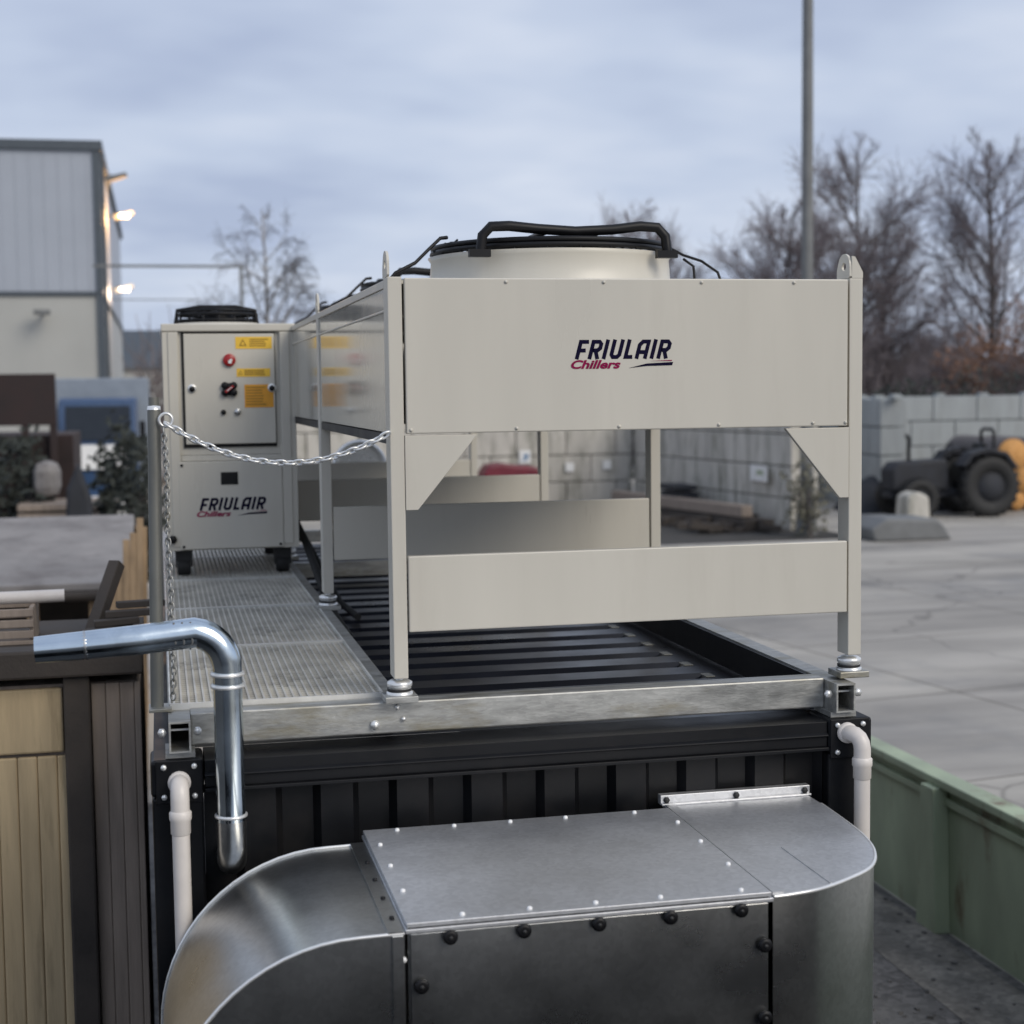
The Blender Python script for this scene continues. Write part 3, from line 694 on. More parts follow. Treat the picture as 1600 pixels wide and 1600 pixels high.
# ---------------------------------------------------------------- galvanised air duct
du = thing('air_duct', 'large galvanised air duct with screwed lid and curved elbows across the container end', 'duct', (-.05,-.5,1.4))
ZD = 2.341; yb, yf = -.062, -.965; ZB = 1.50
bx = MB(); bx.box(-.562, .455, yf+.012, yb-.004, ZB, ZD-.028); bx.build('box', GALV, du, .003)
fpn = MB(); fpn.box(-.556, .449, yf, yf+.0115, ZB+.01, ZD-.031); fpn = fpn.build('front_plate', GALV, du, .002)
rim = MB(); rim.box(-.570,.462,yf-.008,yb+.002,ZD-.0275,ZD-.016); rim.build('lid_rim', GALVT, du, .002)
lid = MB(); lid.box(-.566,.458,yf-.003,yb+.0,ZD-.0125,ZD-.0005); lid = lid.build('lid', GALVT, du, .002)
gk = MB(); gk.box(-.560,.450,yf+.002,yb-.004,ZD-.0158,ZD-.0128); gk.build('gasket', BLACK, du)
n_sc = 0
for i in range(5):
    x = -.46+.185*i+ .05*(i == 4)
    for y in (yb-.03, yf+.03):
        MB().lathe([(.0075,ZD-.0005),(.0075,ZD+.004),(.004,ZD+.007),(0,ZD+.007)], (x+(.05 if y < -.5 else 0),y,0),'Z',10).build('screw', WHITE, lid)
for y in (-.24,-.46,-.70):
    for x in (-.535,.43): MB().lathe([(.0075,ZD-.0005),(.0075,ZD+.004),(.004,ZD+.007),(0,ZD+.007)], (x,y,0),'Z',10).build('screw', WHITE, lid)
for x, z in ((-.451,2.298),(-.251,2.297),(-.043,2.297),(.160,2.298),(.364,2.300),(-.530,2.172),(.434,2.195),(.434,1.989),(-.530,1.95),(.434,1.78)):
    k = MB().lathe([(.008,0),(.008,.010),(.018,.011),(.0205,.015),(.019,.021),(.011,.0225),(0,.0215)], (x,yf,z),'Y',18).build('clamp_knob', BLACK, du)
    MB().lathe([(.006,0),(.006,.003),(0,.0035)], (x,yf-.0226,z),'Y',8).build('knob_stud', DARKCOIL, k)
for z in (2.244,2.0): MB().lathe([(.008,0),(.008,.005),(0,.006)], (-.575,yf-.003,z),'Y',8).build('screw', WHITE, du)
# right elbow: leaves the end wall, sweeps left into the box
def roundpath():
    out = [(.985,.03),(.985,-.10)]
    # measured outline of the outer sheet
    pts = [(.985,-.10),(.975,-.30),(.958,-.485),(.918,-.645),(.842,-.78),(.735,-.865),(.62,-.93),(.52,-.956),(.464,-.962)]
    # smooth it (Catmull)
    res = []
    Q = [Vector(p) for p in pts]
    for i in range(len(Q)-1):
        p0 = Q[max(i-1,0)]; p1 = Q[i]; p2 = Q[i+1]; p3 = Q[min(i+2,len(Q)-1)]
        for j in range(5):
            t = j/5; res.append(tuple(.5*((2*p1)+(p2-p0)*t+(2*p0-5*p1+4*p2-p3)*t*t+(3*p1-p0-3*p2+p3)*t**3)))
    return [(.985,.02)] + res + [pts[-1]]
op = roundpath(); inner = [(.4645,-.2),(.4645,.02)]
tp = MB(); tp.prism(op+[(.4645,-.955),(.4645,.02)], ZD-.020, ZD-.0115, 'Z'); tp = tp.build('elbow_top', GALVT, du)
cw = MB(); n = len(op); zz = [ZD-.0205, ZD-.3, ZB]
vs = [(x,y,z) for z in zz for x,y in op]
cw.add(vs, [(j*n+i, j*n+i+1, (j+1)*n+i+1, (j+1)*n+i) for j in range(2) for i in range(n-1)], True); cw.build('elbow_side', GALV, du)
ed = MB(); ed.tube([(x*1.0+.002,y-.002,ZD-.016) for x,y in op[1:]], .0065, 6); ed.build('elbow_seam', ZINC, du)
sm = MB(); sm.box(.466,.50,-.955,-.0,ZD-.0113,ZD-.0055); sm.bar((.66,-.91,ZD-.0105),(.66,-.55,ZD-.0105),.004,.004); sm.build('seam_strip', GALVT, du)
fl = MB(); fl.box(.455,.995,.012,.044,ZD-.0113,ZD+.022); fl.box(.455,.995,-.004,.0115,ZD-.0112,ZD-.004)
fl = fl.build('wall_flange', GALVT, du, .002)
for x in (.475,.725,.975): MB().lathe([(.011,0),(.011,.007),(0,.008)], (x,.012,ZD+.006),'Y',6).build('flange_bolt', DARKCOIL, fl)
# left elbow: bends down
def lprof(dr=0.0, n=16):
    c = (-.690,1.795); r = .515+dr
    return [(-.572, c[1]+r+.002)] + [(c[0]-r*math.sin(R(a)), c[1]+r*math.cos(R(a))) for a in [90*i/n for i in range(n+1)]] + [(c[0]-r, ZB-.1)]
lp_ = lprof(); n = len(lp_); ya, yb2 = -.13, -.968
ls = MB(); ls.add([(x,ya,z) for x,z in lp_]+[(x,yb2,z) for x,z in lp_], [(i,i+1,n+i+1,n+i) for i in range(n-1)], True); ls.build('elbow_back', GALV, du)
inn = [(-.572,1.62)] + [(-.690-.12*math.sin(R(a)), 1.50+.12*math.cos(R(a))) for a in (0,30,60,90)] + [(-.81,ZB-.1)]
for y0, y1, nm in ((yb2+.001,yb2+.006,'elbow_cheek'),(ya-.006,ya-.001,'elbow_cheek')):
    ck = MB(); ck.prism(lprof(-.002)+inn[::-1], y0, y1, 'Y'); ck.build(nm, GALV, du)
for y in (ya, yb2):
    MB().tube([(x-.0,y,z+.001) for x,z in lprof(.002)], .0055, 6).build('elbow_seam', ZINC, du)
MB().box(-.615,-.572,yb2-.004,ya+.004,2.3135,2.3205).build('seam_strip', GALV, du)
MB().box(-.606,-.576,yb2-.008,yb2-.0005,ZB,2.312).build('seam_strip', GALV, du, .002)
for y in (-.35,-.52,-.69,-.86): MB().lathe([(.007,2.3205),(.007,2.326),(0,2.327)], (-.59,y,0),'Z',8).build('screw', BLACK, du)
# far end ventilation stub on the container
vd = thing('vent_duct', 'pale round duct end with a dark mouth behind the condenser legs', 'duct', (.33,7.2,2.6))
MB().lathe([(.205,-.05),(.215,-.03),(.205,-.01),(.2,.0),(.2,-.0),(.175,-.002),(.17,-.18)][::-1], (.33,7.0,3.15),'Y',32).build('mouth_ring', ZINC, vd)
MB().tube([(.33,7.02,3.15),(.33,7.12,3.14),(.33,7.22,3.08),(.33,7.26,2.95),(.33,7.26,2.45)], .2, 24, caps=False).build('bend', GALV, vd)
MB().lathe([(.17,0),(0,.001)], (.33,7.12,3.15),'Y',24).build('mouth', HOLE, vd)

# ---------------------------------------------------------------- left: wooden shed, pergola post, shelter
sh = thing('wooden_shed', 'tan wooden shed with dark corner post and heavy dark roof beam beside the container', 'shed', (-2.3,2.8,0))
yS = 1.90
b = MB(); b.box(-3.6,-1.262,yS-.06,yS+.10,2.545,2.665); b.build('eave_beam', WOODD, sh, .012)
b = MB(); b.box(-3.6,-1.60,yS+.02,yS+.05,2.21,2.49); b.build('fascia_board', WOOD, sh, .01)
b = MB(); x = -3.6
while x < -1.62:
    b.box(x, x+.0808, yS+.03, yS+.052, .05, 2.195); x += .082
b.build('plank_cladding', WOOD, sh, .008)
b = MB(); b.box(-1.595,-1.485,yS-.02,yS+.09,.0,2.543); b.build('corner_post', WOODD, sh, .01)
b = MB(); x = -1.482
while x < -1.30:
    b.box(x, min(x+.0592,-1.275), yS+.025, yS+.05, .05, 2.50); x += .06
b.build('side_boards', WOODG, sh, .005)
b = MB(); b.box(-3.6,-1.275,yS+.06,yS+1.25,.0,2.5); b.build('walls', WOODG, sh)
b = MB(); b.box(-3.62,-1.268,yS+.105,yS+1.32,2.545,2.60); b.build('roof', WOODD, sh)
# things lying on the shed roof
def rest(name, lab, cat, fn, m, bev=0):
    b = MB(); fn(b); o = b.build(name, m, None, bev); return tag(o, lab, cat)
rest('white_tube', 'pale plastic tube lying on the shed roof among clutter', 'tube', lambda b: b.tube([(-1.98,2.6,2.80),(-1.62,2.62,2.80)], .030, 12), WHITEPVC)
def crate(b):
    b.box(-2.3,-1.75,2.45,2.80,2.601,2.62)
    for i in range(3): b.box(-2.3,-1.75,2.45,2.47,2.63+.05*i,2.665+.05*i); b.box(-2.3,-1.75,2.78,2.80,2.63+.05*i,2.665+.05*i)
    for x in (-2.3,-1.77): b.box(x,x+.02,2.4705,2.7795,2.62,2.77)
rest('slatted_crate', 'dark slatted crate on the shed roof beneath the pale tube', 'crate', crate, WOODG, .003)
def offc(b):
    for i in range(5):
        a = random.uniform(-.5,.5); x = -1.58+.05*i; b.bar((x,2.3+.05*i,2.62+.035*i),(x+.22*math.cos(a),2.5+.2*math.sin(a),2.64+.03*i),.06,.03)
rest('timber_offcuts', 'untidy heap of dark timber offcuts on the shed roof corner', 'offcuts', offc, WOODD, .004)
rest('wooden_stake', 'short dark upright stake leaning on the offcuts heap', 'stake', lambda b: b.bar((-1.50,2.55,2.61),(-1.38,2.75,2.93),.06,.06), WOODD, .005)

st = thing('open_shelter', 'low shelter with grey felt roof and fresh timber gable behind the shed', 'shelter', (-2.2,11.5,0))
b = MB(); b.prism([(9.9,2.00),(12.6,2.42),(14.6,2.02),(14.6,1.95),(12.6,2.35),(9.9,1.93)], -6.0, -1.46, 'X'); b.build('roof', FELT, st, .01)
b = MB()
for i in range(22):
    y = 10.05+i*.2; top = min(1.90+(y-9.9)*.155, 2.32-(y-12.5)*.19 if y > 12.5 else 9)+.0
    b.box(-1.445+.01*(i % 2), -1.40+.01*(i % 3), y, y+.185, .0, top)
b.build('gable_boards', WOODL, st, .006)
b = MB()
for i in range(9):
    x = -1.52-.055*i if i < 4 else -1.75-.55*(i-4)
    b.box(x-.05, x, 9.96, 10.02, 0, 1.90-.05*(i % 3)) if i < 4 else b.box(x-.1, x, 10.0, 10.1, 0, 1.93)
b.build('front_posts', WOODL, st, .004)
b = MB(); b.tube([(-6,9.88,1.9),(-1.5,9.88,1.88)], .05, 10); b.build('gutter', WOODD, st)
b = MB(); b.box(-6,-1.46,13.9,14.0,0,1.9); b.build('rear_wall', WOODD, st)
tl = MB()
for i in range(7):
    for j in range(3): tl.box(-1.50+.06*(j % 2)-.28, -1.22+.05*(i % 2), 9.1+.0*j, 9.85, 1.02+.12*i, 1.12+.12*i)
tl = MB()
for i in range(10): tl.bar((-1.41-.06*(i % 5)+.02*(i//5), 9.2+.12*(i//5), 0.0), (-1.355-.062*(i % 5)+.03*(i//5), 9.35+.12*(i//5), (2.63,2.50,2.44,2.22,2.05)[i % 5]-.09*(i//5)), .058, .03, (0,1,0))
tag(tl.build('timber_boards', WOODL, None, .004), 'upright bundle of fresh pale boards leaning at the shelter corner', 'boards')

# ---------------------------------------------------------------- left: building, lamps, gantry, truck, scrap
bd = thing('warehouse', 'tall warehouse with blue-grey upper cladding and beige lower wall', 'building', (-18,72,0))
b = MB(); b.box(-34,-3.1,55,89,0,7.3); b.build('lower_wall', CLADL, bd)
b = MB(); b.box(-34,-3.05,54.95,89.05,7.46,12.55); b.build('upper_cladding', CLADU, bd)
b = MB(); b.box(-34.05,-3.0,54.9,89.1,7.31,7.45); b.build('belt_trim', TRIM, bd)
b = MB(); b.box(-34.1,-2.9,54.8,89.2,12.56,12.9); b.build('roof_trim', TRIM, bd)
b = MB(); b.box(-3.25,-2.98,54.88,54.945,.1,7.3); b.box(-3.25,-2.98,54.86,54.94,7.47,12.55); b.box(-2.975,-2.86,55.0,55.12,0,12.5); b.build('corner_trim', TRIM, bd)
b = MB()
for i in range(62): b.box(-34+i*.5,-34+i*.5+.014,54.935,54.9495,7.47,12.55)
b.build('cladding_joints', CLADU, bd)
def lampfix(name, lab, x, y, z, m, side):
    t = thing(name, lab, 'lamp', (x,y,z), 'lamps fixed to the warehouse walls')
    if side:
        b = MB(); b.bar((-3.04,y,z-.1),(x-.1,y,z+.05),.08,.08); b.build('bracket', GREYM, t)
        b = MB(); b.prism([(x-.35,z-.05),(x+.45,z+.15),(x+.5,z+.02),(x-.3,z-.25)], y-.3, y+.3); h_ = b.build('housing', GREYM, t, .02)
        if m: MB().box(x-.12,x+.30,y-.34,y-.302,z-.16,z+.0).build('lens', m, h_)
    else:
        b = MB(); b.box(x-.05,x+.05,54.3,54.95,z-.02,z+.06); b.bar((x-.12,54.7,z-.55),(x-.12,54.7,z),.05,.05); b.build('bracket', GREYM, t)
        b = MB(); b.box(x-.28,x+.28,54.0,54.5,z-.02,z+.16); b.build('housing', GREYM, t, .02)
lampfix('floodlight', 'unlit dark floodlight high on the warehouse side wall', -2.6, 60, 12.3, None, True)
lampfix('floodlight', 'glowing yellow floodlight on the warehouse side wall', -2.45, 65, 11.35, LAMP, True)
lampfix('floodlight', 'small white lit lamp lower on the warehouse side wall', -2.55, 66, 8.3, LAMPW, True)
lampfix('wall_lamp', 'small grey lamp on the beige warehouse front', -5.16, 55, 6.6, None, False)
ga = thing('gantry_post', 'slender dark post with a long horizontal arm reaching to the warehouse', 'gantry', (1.5,45,0))
MB().box(1.42,1.52,44.95,45.05,0,7.70).build('post', GREYM, ga)
MB().box(-3.0,1.419,44.97,45.03,7.58,7.66).build('arm', GREYM, ga)
MB().box(-2.5,.2,44.985,45.015,6.58,6.61).build('lower_wire', GREYM, ga)
fh = thing('far_house', 'distant low house with dark roof at the horizon', 'house', (-4,120,0))
MB().box(-9,2,118,126,0,5.6).build('walls', CLADL, fh)
MB().prism([(117.5,5.6),(122,8.6),(126.5,5.6)], -9.5, 2.5, 'X').build('roof', TRIM, fh)
MB().box(-3.0,-2.4,117.9,117.99,3.2,4.6).build('window', GLASS, fh)

tk = thing('box_truck', 'blue-cabbed truck with pale box body facing the yard', 'truck', (-2.7,40,0))
MB().box(-4.0,-1.42,39.6,46,1.2,4.15).build('cargo_box', TRUCKW, tk, .04)
MB().prism([(37.5,.7),(37.45,2.45),(37.75,3.55),(38.1,3.62),(39.4,3.62),(39.4,.7)], -3.72, -1.72, 'X').build('cab', TRUCKB, tk, .05)
MB().prism([(37.40,2.52),(37.69,3.40),(37.73,3.40),(37.45,2.52)], -3.55, -1.9, 'X').build('windscreen', GLASS, tk)
MB().box(-3.5,-1.95,37.38,37.445,1.75,2.40).build('grille', WHITE, tk, .02)
MB().box(-3.75,-1.70,37.3,37.6,.55,1.05).build('bumper', WHITE, tk, .04)
for x in (-3.55,-2.08): MB().box(x,x+.22,37.25,37.299,.75,.92).build('headlight', LAMPW if False else WHITE, tk)
for x in (-3.9,-1.66): MB().box(x,x+.14,37.5,37.62,2.35,3.0).build('mirror', BLACK, tk, .02)
for x in (-3.75,-1.95):
    for y in (38.4,44.6): MB().lathe([(0,-.14),(.42,-.14),(.5,-.1),(.5,.1),(.42,.14),(0,.14)], (x+.13,y,.5),'X',24).build('wheel', RUBBER, tk)
MB().box(-3.6,-1.8,38,45.8,.7,1.19).build('chassis', BLACK, tk)

def leafy(mb, c, rad, n, sz, seed):
    rnd = random.Random(seed)
    for i in range(n):
        while True:
            p = Vector((rnd.uniform(-1,1),rnd.uniform(-1,1),rnd.uniform(-1,1)))
            if p.length < 1: break
        f = 1 + .25*math.sin(p.x*5+seed)*math.cos(p.z*6)
        p = Vector((c[0]+p.x*rad[0]*f, c[1]+p.y*rad[1]*f, max(c[2]+p.z*rad[2]*f, .05)))
        a = Vector((rnd.uniform(-1,1),rnd.uniform(-1,1),rnd.uniform(-1,1))).normalized(); u = a.orthogonal().normalized(); s = sz*rnd.uniform(.5,1.3)
        mb.add([p-u*s*.4, p+a*s*.6+u*s*.3, p+a*s, p+a*s*.5-u*s*.4], [(0,1,2,3)])
def shrub(name, lab, cat, x, y, rad, n, sz, m, seed, grp=None):
    t = thing(name, lab, cat, (x,y,0), grp)
    mb = MB(); leafy(mb, (x,y,rad[2]), rad, n, sz, seed); mb.build('foliage', m, t)
    tr = MB(); rnd = random.Random(seed)
    for k in range(4): tr.tube([(x+rnd.uniform(-.1,.1),y,0),(x+rnd.uniform(-.5,.5)*rad[0],y+rnd.uniform(-.4,.4)*rad[1],rad[2]*1.2)], .04, 5)
    tr.build('stem', BARK, t)
    return t
shrub('evergreen_shrub', 'dense dark evergreen shrub beside the guard post', 'shrub', -1.75, 24.5, (.62,1.0,1.62), 2200, .16, LEAF, 3, 'dark evergreen shrubs in the yard left')
shrub('evergreen_shrub', 'wide dark evergreen shrub at the left picture edge', 'shrub', -3.9, 27, (.75,1.0,1.55), 2000, .16, LEAF, 5, 'dark evergreen shrubs in the yard left')
sk = thing('rusty_skip', 'dark red rusty skip with upright frame before the truck', 'skip', (-3.5,30,0))
MB().prism([(29,.3),(31.4,.3),(31.9,2.9),(28.6,2.9)], -6.5, -2.9, 'X').build('body', RUST, sk, .03)
b = MB()
for x in (-3.9,-3.35): b.box(x,x+.14,28.42,28.55,.2,4.1)
b.box(-4.6,-3.2,28.40,28.415,3.1,4.15); b.build('frame', RUST, sk, .02)
tag(MB().box(-3.55,-3.05,26.2,26.9,1.75,2.45).build('plastic_tank', FELT, None, .2), 'pale upright plastic tank half hidden by the dark shrubs', 'tank')
pl = MB()
for i in range(10): pl.box(-3.8,-2.0,25.6,27.3,.02+.17*i,.14+.17*i)
tag(pl.build('plank_stack', WOODG, None, .01), 'grey stack of planks under the pale plastic tank', 'planks')
tag(MB().prism([(-2.85,0),(-2.3,0),(-2.35,1.9),(-2.55,2.55),(-2.75,2.1)],23.0,23.5).build('sheeted_bale', HEAP, None, .06), 'narrow dark sheeted bale standing near the truck', 'bale')

# ---------------------------------------------------------------- concrete block walls
def blockwall(name, label, a, b_, courses, bl=1.6, hh=.83, th=.8, m=CONC, seed=1):
    rnd = random.Random(seed)
    a = Vector((*a,0)); b_ = Vector((*b_,0)); d = (b_-a); L_ = d.length; d.normalize(); nrm = Vector((-d.y,d.x,0))
    t = thing(name, label, 'wall', tuple((a+b_)/2))
    for c in range(courses):
        s = -(bl/2 if c % 2 else 0)
        while s < L_-.05:
            s0 = max(s,0); s1 = min(s+bl, L_)
            if s1-s0 > .2:
                j = rnd.uniform(-.012,.012); z0 = c*hh+.0; z1 = z0+hh-.03
                p0 = a+d*(s0+.014)+nrm*j; p1 = a+d*(s1-.014)+nrm*j
                q = MB(); vs = []
                for z in (z0,z1):
                    for p in (p0, p1, p1+nrm*th, p0+nrm*th): vs.append((p.x,p.y,z))
                q.add(vs, [(0,3,2,1),(4,5,6,7),(0,1,5,4),(1,2,6,5),(2,3,7,6),(3,0,4,7)])
                if c == courses-1:
                    for k in range(max(1,int((s1-s0)/.8))):
                        pc = p0+d*(.4+.8*k)+nrm*th*.5; q.box(pc.x-.15,pc.x+.15,pc.y-.15,pc.y+.15,z1,z1+.1)
                q.build('concrete_block', m, t, .02, 1)
            s += bl
    return t
blockwall('block_wall', 'stained concrete block wall facing the camera behind the condenser', (1.5,42),(13.24,42), 4, seed=2)
blockwall('block_wall', 'concrete block wall running forward from the bay corner to the lamp post', (13.25,41.9),(14.6,32.6), 4, seed=3)
blockwall('block_wall', 'pale concrete block wall closing the bay at the right', (15.2,43),(34,43), 4, m=CONC2, seed=4)
blockwall('block_wall', 'short light blue-grey block partition end right of the condenser', (19.9,42.8),(19.2,37), 4, m=CONC2, seed=5)
def sign(x, y, z, lab, face='Y', w=.36, h=.36, blue=True):
    t = thing('bay_sign', lab, 'sign', (x,y,z), 'small white bay signs on the block walls')
    if face == 'Y':
        MB().box(x-w/2,x+w/2,y-.03,y-.012,z-h/2,z+h/2).build('plate', WHITE, t)
        if blue: MB().box(x-w*.1,x+w*.3,y-.034,y-.0305,z-h*.1,z+h*.2).build('print', BLUEINK, t); 
        if blue: MB().box(x-w*.3,x+w*.2,y-.034,y-.0305,z-h*.28,z-h*.16).build('print', BLUEINK, t)
    else:
        MB().box(x-.03,x-.012,y-w/2,y+w/2,z-h/2,z+h/2).build('plate', WHITE, t)
        MB().box(x-.034,x-.0305,y-w*.3,y+w*.1,z-h*.1,z+h*.2).build('print', GREEN, t)
sign(9.78,41.97,1.63,'white sign with blue print above the red tarpaulin', w=.36, h=.40)
sign(11.2,41.97,1.28,'plain white square sign left of the bay corner, farther from it','Y',.27,.27,False)
sign(12.4,41.97,1.33,'plain white square sign nearest the bay corner','Y',.26,.27,False)
sign(14.28,34.0,1.42,'white sign with green print on the forward-running wall','X',1.2,.42)
rt = MB()
prf = [(8.05,.0),(8.0,1.25),(8.15,1.50),(8.6,1.55),(9.1,1.47),(9.55,1.44),(9.85,1.25),(9.8,0)]
rt.prism(prf, 39.6, 40.6)
tag(rt.build('tarpaulin_bundle', REDT, None, .08), 'crimson tarpaulin-wrapped bundle in front of the block wall', 'bundle')
# beams and debris at the wall foot
db = thing('timber_beams', 'dark weathered beams lying along the foot of the side block wall', 'beams', (12.8,36,0))
for i, (a, b2, z) in enumerate((((12.3,41),(13.9,32.4),.18),((12.0,40.5),(13.5,32.6),.16),((12.1,40),(13.55,33),.5))):
    MB().bar((*a,z),(*b2,z),.34,.3).build('beam', WOODD if i != 2 else WOODG, db, .02)
rb = MB(); rnd = random.Random(11)
for i in range(260):
    y = rnd.uniform(32.4,41.5); x = rnd.uniform(11.2,13.0)+(41.5-y)*.11; s = rnd.uniform(.08,.40)
    rb.bar((x,y,s*.4),(x+rnd.uniform(-1,1)*s*2,y+rnd.uniform(-1,1)*s,s*rnd.uniform(.2,.7)),s*.6,s*.4)
tag(rb.build('rubble', WOODD, None), 'loose grey rubble heap scattered before the bay corner', 'rubble', kind='stuff')
dk = MB()
for i in range(5): dk.box(13.0-.05*i,13.7-.06*i,36.6,38.0,.02+.2*i,.17+.2*i)
tag(dk.build('slab_stack', HEAP, None, .02), 'low stack of dark slabs standing in the bay corner', 'slabs')
shrub('dead_weeds', 'tangled dead weeds climbing around the lamp post foot', 'weeds', 14.35, 30.9, (.58,.5,.98), 420, .17, DRY, 9)
# lamp post
lpz = thing('lamp_post', 'tall grey tapering lamp post rising past the top of the picture', 'lamp post', (14.5,31.4,0))
MB().tube([(14.5,31.4,0),(14.5,31.4,5),(14.5,31.4,15)], [.175,.150,.125], 20).build('mast', GREYM, lpz)
MB().lathe([(.26,0),(.26,.5),(.2,.6),(.17,.62)], (14.5,31.4,0),'Z',20).build('base_sleeve', GREYM, lpz)
MB().bar((14.5,31.4,14.9),(14.5,29.8,15.3),.12,.1).build('arm', GREYM, lpz)
MB().box(14.3,14.7,29.0,29.9,15.25,15.4).build('lantern', GREYM, lpz, .03)

# ---------------------------------------------------------------- right yard: tyres, logs, heaps
tr = thing('small_tractor', 'dark small tractor with upright exhaust and roll bar beside the logs', 'tractor', (20.3,35.5,0))
def wheel(x, y, r, w):
    k = MB().lathe([(r*.5,-w*.45),(r*.8,-w*.5),(r*.95,-w*.45),(r,-w*.25),(r,w*.25),(r*.95,w*.45),(r*.8,w*.5),(r*.5,w*.45),(r*.5,-w*.45)], (x,y,r),'Y',32)
    for i in range(22):
        a = 2*math.pi*i/22
        for sg in (-1,1):
            k.bar((x+r*1.0*math.cos(a),y,r+r*1.0*math.sin(a)),(x+r*1.0*math.cos(a+.12),y+sg*w*.45,r+r*1.0*math.sin(a+.12)),.05,.06,(math.cos(a),0,math.sin(a)))
    k = k.build('wheel', RUBBER, tr)
    MB().lathe([(0,-w*.2),(r*.3,-w*.2),(r*.5,-w*.4),(r*.5,w*.4),(0,w*.4)], (x,y,r),'Y',24).build('rim', HEAP, k)
for y in (34.7,36.2): wheel(21.35,y,.85,.42)
for y in (34.75,36.15): wheel(19.25,y,.55,.32)
MB().prism([(18.65,.75),(18.62,1.35),(18.8,1.55),(20.3,1.62),(20.35,.75)], 35.05, 35.85, 'Y').build('hood', HEAP, tr, .08)
MB().box(18.6,21.9,35.2,35.7,.55,.745).build('chassis', HEAP, tr, .03)
for y0, y1 in ((34.45,34.98),(35.92,36.45)):
    MB().prism([(20.45,1.45),(20.7,1.80),(21.2,1.93),(21.8,1.80),(22.15,1.35),(22.05,1.32),(21.72,1.70),(21.2,1.83),(20.75,1.71),(20.52,1.42)], y0, y1, 'Y').build('fender', HEAP, tr, .02)
MB().prism([(20.75,.9),(20.75,1.5),(21.3,1.52),(21.42,2.05),(21.55,2.05),(21.5,.9)], 35.15, 35.75, 'Y').build('seat', BLACK, tr, .05)
MB().tube([(19.3,35.45,1.56),(19.3,35.45,2.2),(19.22,35.45,2.3)], .055, 10).build('exhaust', BLACK, tr)
MB().tube([(21.75,35.1,1.3),(21.72,35.1,2.35),(21.72,35.2,2.42),(21.72,35.7,2.42),(21.72,35.8,2.35),(21.75,35.8,1.3)], .05, 8).build('roll_bar', BLACK, tr)
k = MB(); k.torus((20.55,35.45,1.85),.2,.02,'X',20,6); k.bar((20.3,35.45,1.6),(20.55,35.45,1.85),.03,.03); k.build('steering_wheel', BLACK, tr)
hp = MB(); rnd = random.Random(4); nx, ny = 40, 14; vs = []
for i in range(nx+1):
    for j in range(ny+1):
        u = i/nx; v = j/ny; k = (math.sin(math.pi*u)*math.sin(math.pi*v))**.55 if 0 < u < 1 and 0 < v < 1 else 0
        vs.append((18.4+4.2*u, 36.7+2.0*v, k*(1.25+.22*math.sin(u*9)+.12*math.sin(v*7+u*5))+.03*rnd.random()*k))
hp.add(vs, [(i*(ny+1)+j, (i+1)*(ny+1)+j, (i+1)*(ny+1)+j+1, i*(ny+1)+j+1) for i in range(nx) for j in range(ny)], True)
tag(hp.build('sheeted_pile', HEAP), 'long dark sheeted pile behind the small tractor', 'pile')
lg = [(22.85,.52,1.62),(23.85,.45,1.66),(23.35,.46,.86),(24.2,.44,.84),(22.55,.42,.42),(23.0,.3,.32),(24.0,.40,.40),(24.75,.42,1.5)]
ll = ['big orange-ended log on top of the pile, leftmost','orange-ended log on top of the pile, right of the biggest','orange-ended log in the middle row at left','orange-ended log in the middle row at right','orange-ended log on the ground at the left of the pile','orange-ended log on the ground in the middle','orange-ended log on the ground at the right','orange-ended log wedged high on the right side']
for (x,r,z), lb in zip(lg, ll):
    t = thing('cut_log', lb, 'log', (x,37,z), 'cut logs piled at the right')
    MB().tube([(x,36.02,z),(x+.1,39.2,z)], r, 18).build('bark', BARK, t)
    MB().lathe([(r*.95,0),(r*.95,.02),(0,.025)], (x,36.02,z),'Y',18).build('cut_face', LOGEND, t)
cbk = MB().prism([(17.25,0),(17.95,0),(17.9,.85),(17.6,1.0),(17.3,.9)],31.5,32.2).build('concrete_cube', CONC, None, .08); tag(cbk, 'pale upright concrete block standing alone near the lamp post', 'block')
slb = MB().prism([(15.3,0),(17.3,0),(17.1,.32),(16.9,.5),(15.6,.55),(15.2,.3)], 29.2, 30.6).build('covered_slab', GREYM, None, .06); tag(slb, 'low grey sheeted slab on the yard concrete beside the condenser leg', 'slab')
# green steel barrier
gb = thing('steel_barrier', 'weathered green steel barrier wall with upright ribs beside the container', 'barrier', (4.02,3,0))
MB().box(4.0,4.03,-4,6.9,.0,1.0).build('panel', GREEN, gb)
MB().box(3.93,4.09,-4,6.9,1.001,1.06).build('top_rail', GREEN, gb, .01)
MB().box(3.965,3.999,-4,6.9,.88,.93).build('upper_stringer', GREEN, gb, .006)
for y in (-3.2,-1.1,1.0,2.85,4.7,6.5):
    MB().prism([(y-.14,0),(y-.09,1.0),(y+.09,1.0),(y+.14,0)], 3.88, 3.999, 'X').build('rib', GREEN, gb, .01)
dd = MB(); rnd = random.Random(5)
for i in range(140):
    x = rnd.uniform(2.6,3.9); y = rnd.uniform(2.2,6); s = rnd.uniform(.008,.028)
    dd.bar((x,y,s*.4),(x+s*rnd.uniform(-1.5,1.5),y+s*rnd.uniform(-1.5,1.5)+.005,s*.5),s,s*.8)
tag(dd.build('gravel_stones', GRAV, None), 'loose dark stones on the ground inside the green barrier', 'stones', kind='stuff')

